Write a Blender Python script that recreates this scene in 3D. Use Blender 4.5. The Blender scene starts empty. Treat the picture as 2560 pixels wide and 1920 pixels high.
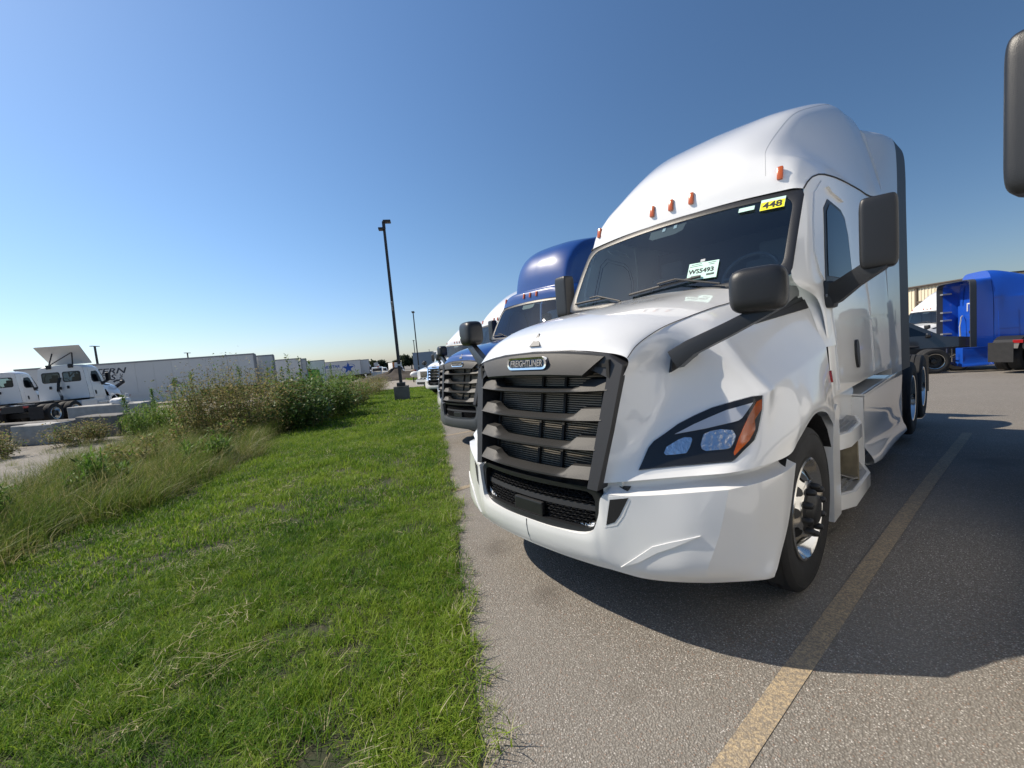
import bpy, bmesh, math, random
import numpy as np
from mathutils import Vector, Matrix, noise
from mathutils.bvhtree import BVHTree
from mathutils.geometry import delaunay_2d_cdt
R = math.radians
random.seed(7); rng = np.random.default_rng(7)
SC = bpy.context.scene
COL = SC.collection

# ------------------------------------------------------------------ camera, sky, sun, exposure
# the scene's frame is the white truck's: X to its driver side, Y towards its rear, Z up, ground at 0
cam = bpy.data.objects.new('camera', bpy.data.cameras.new('camera'))
COL.objects.link(cam)
cr_, cu_, cf_ = Vector((.654395, .751101, -.087256)), Vector((-.003666, .118545, .992942)), Vector((-.756144, .649457, -.080329))
m = Matrix((cr_, cu_, -cf_)).transposed().to_4x4(); m.translation = Vector((1.906, -1.665, 1.623))
cam.matrix_world = m
cam.data.sensor_width = 36; cam.data.lens = 14.602
cam.data.clip_start = .02; cam.data.clip_end = 3000
SC.camera = cam

SUN_DIR = Vector((-.80, -.56, .99)).normalized()          # towards the sun
SUN_EL = math.asin(SUN_DIR.z); SUN_AZ = math.atan2(SUN_DIR.x, SUN_DIR.y)
world = bpy.data.worlds.new('World'); SC.world = world; world.use_nodes = True
wn = world.node_tree.nodes; wl = world.node_tree.links
sky = wn.new('ShaderNodeTexSky'); sky.sky_type = 'NISHITA'; sky.sun_disc = False
sky.sun_elevation = SUN_EL; sky.sun_rotation = SUN_AZ
sky.air_density = 1.0; sky.dust_density = .6; sky.ozone_density = 3.2; sky.altitude = 200
bg = wn['Background']; bg.inputs['Strength'].default_value = .092
hs_n = wn.new('ShaderNodeHueSaturation'); hs_n.inputs['Saturation'].default_value = 1.06
tint = wn.new('ShaderNodeMix'); tint.data_type = 'RGBA'; tint.blend_type = 'MULTIPLY'; tint.inputs[0].default_value = 1
tint.inputs[7].default_value = (.925, .97, 1.03, 1)
tcw = wn.new('ShaderNodeTexCoord'); sxy = wn.new('ShaderNodeSeparateXYZ'); wl.new(tcw.outputs['Generated'], sxy.inputs[0])
mrw = wn.new('ShaderNodeMapRange'); mrw.inputs[1].default_value = -.02; mrw.inputs[2].default_value = .32; mrw.interpolation_type = 'SMOOTHSTEP'; wl.new(sxy.outputs['Z'], mrw.inputs[0])
tcol = wn.new('ShaderNodeMix'); tcol.data_type = 'RGBA'; tcol.inputs[6].default_value = (.88, .92, 1.05, 1); tcol.inputs[7].default_value = (.86, .965, 1.02, 1)   # hazy blue horizon
wl.new(mrw.outputs[0], tcol.inputs[0]); wl.new(tcol.outputs[2], tint.inputs[7])
wl.new(sky.outputs['Color'], hs_n.inputs['Color']); wl.new(hs_n.outputs['Color'], tint.inputs[6])
# the whole sky brightens smoothly towards the sun (hazy morning air)
dt = wn.new('ShaderNodeVectorMath'); dt.operation = 'DOT_PRODUCT'; dt.inputs[1].default_value = SUN_DIR; wl.new(tcw.outputs['Generated'], dt.inputs[0])
gl = wn.new('ShaderNodeMapRange'); gl.interpolation_type = 'SMOOTHSTEP'; wl.new(dt.outputs['Value'], gl.inputs[0])
for i, v in zip((1, 2, 3, 4), (-.55, .95, .68, 1.3)): gl.inputs[i].default_value = v
sc_ = wn.new('ShaderNodeVectorMath'); sc_.operation = 'SCALE'; wl.new(tint.outputs[2], sc_.inputs[0]); wl.new(gl.outputs[0], sc_.inputs['Scale'])
wl.new(sc_.outputs[0], bg.inputs['Color'])
sun = bpy.data.objects.new('sun', bpy.data.lights.new('sun', 'SUN')); COL.objects.link(sun)
sun.data.energy = 5.0; sun.data.angle = R(.53); sun.data.color = (1, .90, .755)
sun.rotation_euler = SUN_DIR.to_track_quat('Z', 'Y').to_euler()
SC.view_settings.view_transform = 'Standard'; SC.view_settings.look = 'None'
SC.view_settings.gamma = 1; SC.view_settings.use_curve_mapping = False
SC.view_settings.exposure = .32

# ------------------------------------------------------------------ materials
def mat(name, col, rough=.5, metal=0, coat=0, spec=None, bump=None, var=None, trans=0):
    """procedural principled material; bump=(scale, strength), var=(scale, amount, second colour)"""
    M = bpy.data.materials.new(name); M.use_nodes = True
    nt = M.node_tree; p = nt.nodes['Principled BSDF']
    p.inputs['Base Color'].default_value = (*col, 1); p.inputs['Roughness'].default_value = rough
    p.inputs['Metallic'].default_value = metal
    if coat: p.inputs['Coat Weight'].default_value = coat; p.inputs['Coat Roughness'].default_value = .04
    if spec is not None: p.inputs['Specular IOR Level'].default_value = spec
    tc = nt.nodes.new('ShaderNodeTexCoord')
    if var:
        n = nt.nodes.new('ShaderNodeTexNoise'); n.inputs['Scale'].default_value = var[0]; n.inputs['Detail'].default_value = 6
        nt.links.new(tc.outputs['Object'], n.inputs['Vector'])
        r = nt.nodes.new('ShaderNodeMapRange'); r.inputs[1].default_value = .35; r.inputs[2].default_value = .7
        r.inputs[4].default_value = var[1]
        nt.links.new(n.outputs['Fac'], r.inputs[0])
        x = nt.nodes.new('ShaderNodeMix'); x.data_type = 'RGBA'
        x.inputs[6].default_value = (*col, 1); x.inputs[7].default_value = (*var[2], 1)
        nt.links.new(r.outputs[0], x.inputs[0]); nt.links.new(x.outputs[2], p.inputs['Base Color'])
    if bump:
        n = nt.nodes.new('ShaderNodeTexNoise'); n.inputs['Scale'].default_value = bump[0]; n.inputs['Detail'].default_value = 4
        nt.links.new(tc.outputs['Object'], n.inputs['Vector'])
        b = nt.nodes.new('ShaderNodeBump'); b.inputs['Strength'].default_value = bump[1]; b.inputs['Distance'].default_value = .01
        nt.links.new(n.outputs['Fac'], b.inputs['Height']); nt.links.new(b.outputs['Normal'], p.inputs['Normal'])
    return M
def glass(name, tint, rough=.01, f0=.05):
    M = bpy.data.materials.new(name); M.use_nodes = True
    nt = M.node_tree; nt.nodes.remove(nt.nodes['Principled BSDF']); out = nt.nodes['Material Output']
    t = nt.nodes.new('ShaderNodeBsdfTransparent'); t.inputs['Color'].default_value = (*tint, 1)
    g = nt.nodes.new('ShaderNodeBsdfGlossy'); g.inputs['Roughness'].default_value = rough
    w = nt.nodes.new('ShaderNodeLayerWeight'); w.inputs['Blend'].default_value = .5
    pw = nt.nodes.new('ShaderNodeMath'); pw.operation = 'POWER'; pw.inputs[1].default_value = 5; nt.links.new(w.outputs['Facing'], pw.inputs[0])
    f = nt.nodes.new('ShaderNodeMath'); f.operation = 'MULTIPLY_ADD'; f.inputs[1].default_value = .92; f.inputs[2].default_value = f0; nt.links.new(pw.outputs[0], f.inputs[0])
    mx = nt.nodes.new('ShaderNodeMixShader')
    nt.links.new(f.outputs[0], mx.inputs[0]); nt.links.new(t.outputs[0], mx.inputs[1]); nt.links.new(g.outputs[0], mx.inputs[2])
    nt.links.new(mx.outputs[0], out.inputs['Surface'])
    return M
M = {}
def paint(name, col, dirt):
    return mat(name, col, .34, 0, 1.0, var=(2.3, .22, dirt))
M['white'] = paint('white_paint', (.755, .755, .745), (.70, .70, .68))
M['blue'] = paint('blue_paint', (.004, .040, .20), (.005, .044, .21))
M['royal'] = paint('royal_blue_paint', (.008, .075, .46), (.012, .08, .44))
M['blackpaint'] = mat('black_paint', (.012, .012, .014), .3, 0, 1)
M['plastic'] = mat('black_plastic', (.013, .0135, .015), .40, bump=(420, .12))
M['trim'] = mat('matt_black_trim', (.017, .017, .019), .6)
M['slat'] = mat('gunmetal_slat', (.026, .0255, .025), .55, .15, bump=(500, .15), var=(60, .5, (.026, .025, .024)))
M['frame'] = mat('grille_frame_grey', (.026, .026, .028), .5, .1, bump=(500, .12))
M['chrome'] = mat('chrome', (.78, .80, .83), .09, 1)
M['alu'] = mat('polished_aluminium', (.78, .77, .74), .16, 1, bump=(12, .03))
M['steel'] = mat('tread_steel', (.42, .42, .42), .42, .85, bump=(90, .3))
M['rubber'] = mat('tyre_rubber', (.016, .016, .017), .82, bump=(160, .25), var=(9, .5, (.032, .031, .03)))
M['chassis'] = mat('chassis_black', (.014, .014, .015), .55, bump=(60, .3))
M['radiator'] = mat('radiator_fin', (.24, .215, .18), .45, .5)
M['core'] = mat('radiator_core', (.012, .012, .012), .8)
M['amber'] = mat('amber_lens', (.42, .085, .012), .18, 0, .6)
M['red'] = mat('red_lens', (.30, .01, .012), .2, 0, .6)
M['lampsilver'] = mat('lamp_silver', (.62, .63, .66), .35, .3)
M['reflector'] = mat('lamp_reflector', (.86, .87, .88), .2, 1, bump=(45, .6))
M['lampblack'] = mat('lamp_black', (.014, .014, .014), .35)
M['glass'] = glass('windshield_glass', (.66, .80, .85), .01, .10)
M['clearglass'] = glass('clear_glass', (.74, .88, .90), .01, .08)
M['lens'] = glass('clear_lens', (.9, .91, .92), .01, .03)
M['interior'] = mat('cab_interior_grey', (.15, .152, .155), .8)
M['mint'] = mat('mint_paper', (.52, .76, .66), .7)
M['yellow'] = mat('yellow_tag', (.80, .74, .02), .6)
M['ink'] = mat('black_ink', (.02, .02, .022), .7)
M['mirror'] = mat('mirror_glass', (.7, .72, .75), .03, 1)
M['grey'] = mat('galvanised_grey', (.30, .31, .33), .5, .3)
M['polemat'] = mat('bronze_pole', (.045, .043, .045), .5, .2, bump=(30, .2))
M['concrete'] = mat('weathered_concrete', (.42, .41, .385), .9, bump=(26, .5), var=(5, .8, (.30, .29, .27)))
M['darkconcrete'] = mat('stained_concrete', (.17, .16, .148), .9, bump=(26, .5), var=(4, .8, (.09, .085, .078)))
M['panel'] = mat('trailer_panel_white', (.70, .70, .68), .4, 0, .3, var=(.9, .4, (.64, .635, .61)))
M['logo_blue'] = mat('logo_blue', (.010, .09, .42), .5)
M['logo_navy'] = mat('logo_charcoal', (.035, .04, .055), .5)
M['green_panel'] = mat('green_panel', (.03, .30, .05), .5)
M['tan'] = mat('tan_metal_cladding', (.68, .60, .45), .5, var=(.6, .4, (.63, .55, .41)))
M['brown'] = mat('brown_trim', (.10, .075, .055), .55)
M['dirt'] = mat('dark_dirt', (.045, .037, .031), .95, bump=(3, 1), var=(.9, .9, (.085, .068, .053)))
M['orange'] = mat('machine_orange', (.55, .22, .06), .5)
M['plate'] = mat('worn_steel_plate', (.30, .27, .20), .5, .6, bump=(20, .3), var=(7, .9, (.12, .10, .07)))

# ------------------------------------------------------------------ mesh helpers
def link(o, parent=None):
    COL.objects.link(o)
    if parent is not None: o.parent = parent
    return o
def tag(o, label=None, cat=None, group=None, kind=None):
    if label: o['label'] = label
    if cat: o['category'] = cat
    if group: o['group'] = group
    if kind: o['kind'] = kind
    return o
def thing(name, label, cat, loc=(0, 0, 0), rz=0, group=None):
    o = bpy.data.objects.new(name, None); o.empty_display_size = .3
    COL.objects.link(o); o.location = loc; o.rotation_euler = (0, 0, rz)
    return tag(o, label, cat, group)
def copy_tree(o, parent=None):
    c = o.copy(); COL.objects.link(c)
    if parent is not None: c.parent = parent
    for ch in list(o.children): copy_tree(ch, c)
    return c
def swap_mat(o, a, b):
    for s in o.material_slots:
        if s.material == a: s.link = 'OBJECT'; s.material = b
    for ch in o.children: swap_mat(ch, a, b)
class MB:
    """collects triangles and quads, then links ONE mesh object"""
    def __init__(s): s.v = []; s.f = []; s.mi = []
    def add(s, vs, fs, mi=0):
        n = len(s.v); s.v += [tuple(map(float, q)) for q in vs]; s.f += [tuple(i + n for i in f) for f in fs]; s.mi += [mi] * len(fs); return s
    def box(s, c, d, mi=0, rz=0, bev=0, rot=None):
        hx, hy, hz = d[0] / 2, d[1] / 2, d[2] / 2
        if bev:
            bm = bmesh.new(); bmesh.ops.create_cube(bm, size=1)
            for q in bm.verts: q.co = Vector((q.co.x * d[0], q.co.y * d[1], q.co.z * d[2]))
            bmesh.ops.bevel(bm, geom=bm.edges[:], offset=bev, segments=2, affect='EDGES', profile=.6)
            bm.verts.index_update()
            vs = [q.co.copy() for q in bm.verts]; fs = [[q.index for q in f.verts] for f in bm.faces]; bm.free()
        else:
            vs = [Vector((x * hx, y * hy, z * hz)) for x in (-1, 1) for y in (-1, 1) for z in (-1, 1)]
            fs = [(0, 1, 3, 2), (4, 6, 7, 5), (0, 4, 5, 1), (2, 3, 7, 6), (0, 2, 6, 4), (1, 5, 7, 3)]
        Rm = rot if rot is not None else Matrix.Rotation(rz, 3, 'Z')
        return s.add([Rm @ q + Vector(c) for q in vs], fs, mi)
    def prism(s, poly, a, b, axis='x', mi=0):
        """poly: 2D outline (in the other two axes), extruded from a to b along axis"""
        n = len(poly)
        def P(t, q): return {'x': (t, q[0], q[1]), 'y': (q[0], t, q[1]), 'z': (q[0], q[1], t)}[axis]
        vs = [P(a, q) for q in poly] + [P(b, q) for q in poly]
        fs = [tuple(range(n))[::-1], tuple(range(n, 2 * n))] + [(i, (i + 1) % n, n + (i + 1) % n, n + i) for i in range(n)]
        return s.add(vs, fs, mi)
    def tube(s, path, r, n=8, mi=0, r2=None, cap=True):
        path = [Vector(q) for q in path]; k = len(path); vs = []; fs = []
        up = Vector((0, 0, 1))
        for i, q in enumerate(path):
            t = (path[min(i + 1, k - 1)] - path[max(i - 1, 0)]).normalized()
            a = t.cross(up if abs(t.z) < .95 else Vector((1, 0, 0))).normalized(); b = t.cross(a)
            rr = r if r2 is None else r + (r2 - r) * i / (k - 1)
            vs += [q + (a * math.cos(6.2832 * j / n) + b * math.sin(6.2832 * j / n)) * rr for j in range(n)]
        for i in range(k - 1):
            fs += [(i * n + j, i * n + (j + 1) % n, (i + 1) * n + (j + 1) % n, (i + 1) * n + j) for j in range(n)]
        if cap: fs += [tuple(range(n))[::-1], tuple((k - 1) * n + j for j in range(n))]
        return s.add(vs, fs, mi)
    def lathe(s, prof, n=48, axis='x', c=(0, 0, 0), mi=0):
        """prof: (along axis, radius) pairs"""
        vs = []; k = len(prof)
        for a, r in prof:
            for j in range(n):
                t = 2 * math.pi * j / n; u, w = r * math.cos(t), r * math.sin(t)
                q = {'x': (a, u, w), 'y': (u, a, w), 'z': (u, w, a)}[axis]
                vs.append((q[0] + c[0], q[1] + c[1], q[2] + c[2]))
        fs = [(i * n + j, i * n + (j + 1) % n, (i + 1) * n + (j + 1) % n, (i + 1) * n + j) for i in range(k - 1) for j in range(n)]
        return s.add(vs, fs, mi)
    def grid(s, G, mi=0, flip=False):
        n, m_, _ = G.shape
        fs = []
        for i in range(n - 1):
            for j in range(m_ - 1):
                q = (i * m_ + j, i * m_ + j + 1, (i + 1) * m_ + j + 1, (i + 1) * m_ + j)
                fs.append(q[::-1] if flip else q)
        return s.add(G.reshape(-1, 3), fs, mi)
    def build(s, name, mats, parent=None, smooth=None, label=None, merge=True):
        me = bpy.data.meshes.new(name); me.from_pydata(s.v, [], s.f)
        if not isinstance(mats, (list, tuple)): mats = [mats]
        for q in mats: me.materials.append(q)
        if len(mats) > 1: me.polygons.foreach_set('material_index', s.mi)
        if merge:
            bm = bmesh.new(); bm.from_mesh(me); bmesh.ops.remove_doubles(bm, verts=bm.verts, dist=1e-5)
            bmesh.ops.recalc_face_normals(bm, faces=bm.faces); bm.to_mesh(me); bm.free()
        if smooth is not None:
            me.polygons.foreach_set('use_smooth', [True] * len(me.polygons))
            if smooth < 179: me.set_sharp_from_angle(angle=R(smooth))
        me.update()
        o = link(bpy.data.objects.new(name, me), parent)
        if label: o['label'] = label
        return o
def crom(G, axis, sub):
    """Catmull-Rom along one axis; coincident rows make a crease"""
    G = np.moveaxis(np.asarray(G, float), axis, 0); n = len(G); out = []
    for i in range(n - 1):
        p1, p2 = G[i], G[i + 1]
        if np.allclose(p1, p2): continue
        p0 = G[i - 1] if i > 0 else 2 * p1 - p2; p3 = G[i + 2] if i + 2 < n else 2 * p2 - p1
        for k in range(sub):
            t = k / sub
            out.append(.5 * ((2 * p1) + (-p0 + p2) * t + (2 * p0 - 5 * p1 + 4 * p2 - p3) * t * t + (-p0 + 3 * p1 - 3 * p2 + p3) * t ** 3))
    out.append(G[-1])
    return np.moveaxis(np.array(out), 0, axis)
def surf(G, su, sv): return crom(crom(G, 0, su), 1, sv)
def mirx(G): H = np.array(G, float); H[..., 0] *= -1; return H
def bvh_of(objs):
    vs = []; fs = []
    for o in objs:
        n = len(vs); vs += [q.co.copy() for q in o.data.vertices]; fs += [tuple(i + n for i in p.vertices) for p in o.data.polygons]
    return BVHTree.FromPolygons(vs, fs)
def smooth_poly(pts, sub=4):
    P = np.array(pts, float); P = np.concatenate([P[-1:], P, P[:2]]); out = []
    for i in range(1, len(P) - 2):
        p0, p1, p2, p3 = P[i - 1:i + 3]
        for k in range(sub):
            t = k / sub
            out.append(.5 * ((2 * p1) + (-p0 + p2) * t + (2 * p0 - 5 * p1 + 4 * p2 - p3) * t * t + (-p0 + 3 * p1 - 3 * p2 + p3) * t ** 3))
    return out
def patch(poly, d, bvh, off, step=.05, skirt=.012, sx=1, mb=None, mi=0):
    """a panel lying on a body: the outline is projected along d on the body, filled and raised by off"""
    d = Vector(d).normalized(); poly = [Vector(q) for q in poly]
    a = d.cross(Vector((0, 0, 1))).normalized(); b = a.cross(d)
    c = sum(poly, Vector()) / len(poly)
    P2 = [Vector(((q - c).dot(a), (q - c).dot(b))) for q in poly]
    B = []
    for i, q in enumerate(P2):
        r = P2[(i + 1) % len(P2)]; k = max(1, int((r - q).length / step))
        B += [q.lerp(r, t / k) for t in range(k)]
    nB = len(B); lo = Vector((min(q.x for q in B), min(q.y for q in B))); hi = Vector((max(q.x for q in B), max(q.y for q in B)))
    def inside(x, y):
        c_ = False
        for i in range(nB):
            p, q = B[i], B[i - 1]
            if (p.y > y) != (q.y > y) and x < (q.x - p.x) * (y - p.y) / (q.y - p.y) + p.x: c_ = not c_
        return c_
    I = []
    x = lo.x + step * .5
    while x < hi.x:
        y = lo.y + step * .5
        while y < hi.y:
            if inside(x, y) and min((q - Vector((x, y))).length for q in B) > step * .45: I.append(Vector((x, y)))
            y += step
        x += step
    vs, es, fs = delaunay_2d_cdt(B + I, [(i, (i + 1) % nB) for i in range(nB)], [], 1, 1e-6)[:3]
    out = []; nn = []
    for q in vs:
        o = c + a * q.x + b * q.y - d * 2.2
        h = bvh.ray_cast(o, d)
        if h[0] is None: h = bvh.find_nearest(c + a * q.x + b * q.y)
        n = h[1] if h[1].dot(d) < 0 else -h[1]
        out.append(h[0].copy()); nn.append(n.copy())
    top = [p + n * off for p, n in zip(out, nn)]
    mb = mb or MB()
    fl = [tuple(f) for f in fs]
    edge = {}
    for f in fl:
        for i in range(len(f)): edge[(f[i], f[(i + 1) % len(f)])] = 1
    bd = [e for e in edge if (e[1], e[0]) not in edge]
    n0 = len(top); low = [p - n * skirt for p, n in zip(out, nn)]
    allv = [Vector((sx * q.x, q.y, q.z)) for q in top + low]
    mb.add(allv, fl + [(e[0], n0 + e[0], n0 + e[1], e[1]) for e in bd], mi)
    return mb
def text_mesh(body, size, mat_, parent, name, mw, depth=.003, shear=0, bold=0, sx=1.0):
    cu = bpy.data.curves.new(name, 'FONT'); cu.body = body; cu.size = size; cu.extrude = depth
    cu.align_x = 'CENTER'; cu.align_y = 'CENTER'; cu.shear = shear; cu.offset = bold; cu.resolution_u = 3
    tmp = bpy.data.objects.new('tmp', cu); COL.objects.link(tmp)
    dg = bpy.context.evaluated_depsgraph_get()
    me = bpy.data.meshes.new_from_object(tmp.evaluated_get(dg)); bpy.data.objects.remove(tmp)
    me.name = name; me.transform(mw @ Matrix.Diagonal((sx, 1, 1, 1))); me.materials.clear(); me.materials.append(mat_)
    return link(bpy.data.objects.new(name, me), parent)
def frame(o, x, n):
    """matrix with origin o, local x along x, local z along n"""
    n = Vector(n).normalized(); x = Vector(x); x = (x - n * x.dot(n)).normalized(); y = n.cross(x)
    m_ = Matrix((x, y, n)).transposed().to_4x4(); m_.translation = Vector(o); return m_

# ------------------------------------------------------------------ terrain
def tz(x, y):
    s = max(0.0, -.35 * x + .94 * y - 1.0)
    if s < 3: return -.033 * s * s / 6
    if s < 20: return -.033 * (s - 1.5)
    if s < 60: return -.6105 - .026 * (s - 20)
    return -1.6505 - .008 * (min(s, 300) - 60)
def sheet(name, poly, dz, mats, step, label=None, jag=0, rel=None):
    """a ground sheet following the terrain; poly in plan"""
    P = [Vector(q) for q in poly]; B = []
    for i, q in enumerate(P):
        r = P[(i + 1) % len(P)]; L = (r - q).length; k = max(1, min(60, int(L / step)))
        nrm = Vector((-(r - q).y, (r - q).x)).normalized()
        for t in range(k):
            w = q.lerp(r, t / k)
            if jag and t: w = w + nrm * jag * noise.noise(Vector((w.x * 1.9, w.y * 1.9, 3)))
            B.append(w)
    nB = len(B); lo = Vector((min(q.x for q in B), min(q.y for q in B))); hi = Vector((max(q.x for q in B), max(q.y for q in B)))
    bx = np.array([q.x for q in B]); by = np.array([q.y for q in B]); cx, cy = np.roll(bx, 1), np.roll(by, 1)
    I = []
    for x in np.arange(lo.x + step / 2, hi.x, step):
        for y in np.arange(lo.y + step / 2, hi.y, step):
            cr = ((by > y) != (cy > y)) & (x < (cx - bx) * (y - by) / np.where(cy == by, 1e-9, cy - by) + bx)
            if cr.sum() % 2 and np.min((bx - x) ** 2 + (by - y) ** 2) > (step * .4) ** 2: I.append(Vector((x, y)))
    vs, es, fs = delaunay_2d_cdt(B + I, [(i, (i + 1) % nB) for i in range(nB)], [], 1, 1e-6)[:3]
    mb = MB(); mb.add([(q.x, q.y, tz(q.x, q.y) + dz + (rel(q.x, q.y) if rel else 0)) for q in vs], [tuple(f) for f in fs])
    o = mb.build(name, mats, smooth=180, merge=False)
    o['kind'] = 'structure'
    if label: o['label'] = label
    return o
# ------------------------------------------------------------------ ground materials
def gmat(name, build):
    Mt = bpy.data.materials.new(name); Mt.use_nodes = True; nt = Mt.node_tree
    p = nt.nodes['Principled BSDF']; p.inputs['Roughness'].default_value = .9
    tc = nt.nodes.new('ShaderNodeTexCoord')
    def N(t, **k):
        n = nt.nodes.new(t)
        for a, v in k.items():
            if a in n.inputs: n.inputs[a].default_value = v
            else: setattr(n, a, v)
        return n
    def L(a, b): nt.links.new(a, b)
    def noise_(scale, detail=5, rough=.6):
        n = N('ShaderNodeTexNoise'); n.inputs['Scale'].default_value = scale; n.inputs['Detail'].default_value = detail
        n.inputs['Roughness'].default_value = rough; L(tc.outputs['Object'], n.inputs['Vector']); return n.outputs['Fac']
    def voro(scale, feature='F1', out='Distance'):
        n = N('ShaderNodeTexVoronoi'); n.feature = feature; n.inputs['Scale'].default_value = scale
        L(tc.outputs['Object'], n.inputs['Vector']); return n.outputs[out]
    def rng_(src, a, b, c=0, d=1):
        n = N('ShaderNodeMapRange'); L(src, n.inputs[0])
        for i, v in zip((1, 2, 3, 4), (a, b, c, d)): n.inputs[i].default_value = v
        return n.outputs[0]
    def mix(f, a, b, mode='MIX'):
        n = N('ShaderNodeMix'); n.data_type = 'RGBA'; n.blend_type = mode
        if isinstance(f, (int, float)): n.inputs[0].default_value = f
        else: L(f, n.inputs[0])
        for i, v in ((6, a), (7, b)):
            if isinstance(v, tuple): n.inputs[i].default_value = (*v, 1)
            else: L(v, n.inputs[i])
        return n.outputs[2]
    def math_(op, a, b):
        n = N('ShaderNodeMath'); n.operation = op
        for i, v in ((0, a), (1, b)):
            if isinstance(v, (int, float)): n.inputs[i].default_value = v
            else: L(v, n.inputs[i])
        return n.outputs[0]
    def bump(h, s, dist=.005):
        n = N('ShaderNodeBump'); n.inputs['Strength'].default_value = s; n.inputs['Distance'].default_value = dist
        L(h, n.inputs['Height']); L(n.outputs[0], p.inputs['Normal'])
    build(p, L, noise_, voro, rng_, mix, math_, bump, N, tc)
    return Mt
def asphalt(p, L, noise_, voro, rng_, mix, math_, bump, N, tc):
    stone = voro(130, out='Color'); sep = N('ShaderNodeSeparateColor'); L(stone, sep.inputs[0])
    c = mix(rng_(sep.outputs[0], .0, 1.0), (.16, .147, .129), (.37, .345, .305))
    c = mix(rng_(sep.outputs[1], .86, .98), c, (.66, .62, .57))
    c = mix(rng_(sep.outputs[2], .90, 1), c, (.24, .13, .08))
    c = mix(rng_(voro(130), .30, .62), c, (.14, .124, .105))
    c = mix(rng_(noise_(38, 3), .45, .7, 0, .35), c, (.175, .162, .142))
    c = mix(rng_(noise_(.7, 6), .35, .7, 0, .55), c, (.235, .217, .188))
    c = mix(rng_(noise_(1.7, 4), .66, .76, 0, .55), c, (.15, .132, .11))
    for sx_, sy_, r_ in ((-.80, .32, .22), (-.02, .14, .20), (-2.9, 2.2, .3), (2.6, 2.4, .35), (1.9, 5.2, .5)):      # oil stains
        vd = N('ShaderNodeVectorMath'); vd.operation = 'DISTANCE'; vd.inputs[1].default_value = (sx_, sy_, 0); L(tc.outputs['Object'], vd.inputs[0])
        ed = math_('ADD', vd.outputs['Value'], math_('MULTIPLY', noise_(5.5, 4), r_ * 1.3))
        c = mix(rng_(ed, r_ * .75, r_ * 1.5, .42, 0), c, (.07, .059, .05))
    w = N('ShaderNodeTexNoise'); w.inputs['Scale'].default_value = 1.2; L(tc.outputs['Object'], w.inputs['Vector'])
    ad = N('ShaderNodeMix'); ad.data_type = 'RGBA'; ad.blend_type = 'ADD'; ad.inputs[0].default_value = .6
    L(tc.outputs['Object'], ad.inputs[6]); L(w.outputs['Color'], ad.inputs[7])
    ck = N('ShaderNodeTexVoronoi'); ck.feature = 'DISTANCE_TO_EDGE'; ck.inputs['Scale'].default_value = .17; L(ad.outputs[2], ck.inputs['Vector'])
    crack = rng_(ck.outputs['Distance'], 0, .0035, 1, 0)
    crack = math_('MULTIPLY', crack, rng_(noise_(.5, 2), .56, .62))
    c = mix(math_('MULTIPLY', crack, .75), c, (.02, .019, .018))
    L(c, p.inputs['Base Color']); p.inputs['Roughness'].default_value = .78; p.inputs['Specular IOR Level'].default_value = .35
    h = math_('SUBTRACT', math_('MULTIPLY', voro(130), -1.0), math_('MULTIPLY', crack, 2.0))
    bump(h, .75, .006)
def soil(p, L, noise_, voro, rng_, mix, math_, bump, N, tc):
    c = mix(rng_(noise_(2.2, 6), .35, .65), (.022, .030, .009), (.036, .036, .014))  # very dark soil: shade between the blades is put into the colour
    c = mix(rng_(noise_(14, 4), .55, .7, 0, .7), c, (.075, .055, .032))
    L(c, p.inputs['Base Color']); bump(noise_(40, 4), .8, .02)
def gravel(p, L, noise_, voro, rng_, mix, math_, bump, N, tc):
    c = mix(rng_(noise_(1.1, 6), .3, .7), (.15, .135, .115), (.24, .22, .19))
    c = mix(rng_(noise_(.25, 4), .45, .6), c, (.24, .22, .19))
    c = mix(rng_(noise_(30, 3), .45, .65, 0, .6), c, (.12, .11, .10))
    L(c, p.inputs['Base Color']); bump(noise_(25, 5), .8, .03)
def drive(p, L, noise_, voro, rng_, mix, math_, bump, N, tc):
    c = mix(rng_(noise_(.6, 6), .3, .7), (.24, .21, .17), (.32, .285, .24))
    c = mix(rng_(noise_(6, 3), .5, .65, 0, .5), c, (.18, .155, .13))
    L(c, p.inputs['Base Color']); bump(noise_(30, 5), .5, .02)
def stripe_(p, L, noise_, voro, rng_, mix, math_, bump, N, tc):
    c = mix(rng_(noise_(9, 6, .7), .42, .66), (.47, .365, .225), (.36, .29, .195))
    c = mix(rng_(noise_(55, 5, .75), .44, .56, 0, .8), c, (.19, .168, .14))
    c = mix(rng_(voro(130), .40, .7, 0, .5), c, (.14, .11, .08))
    L(c, p.inputs['Base Color']); p.inputs['Roughness'].default_value = .7
    bump(math_('MULTIPLY', voro(130), -1.0), .5, .005)
G_ASPH = gmat('worn_asphalt', asphalt); G_SOIL = gmat('lawn_soil', soil); G_GRAV = gmat('pale_gravel', gravel)
G_DRIVE = gmat('drive_surface', drive); G_STRIPE = gmat('faded_yellow_paint', stripe_)

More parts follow.
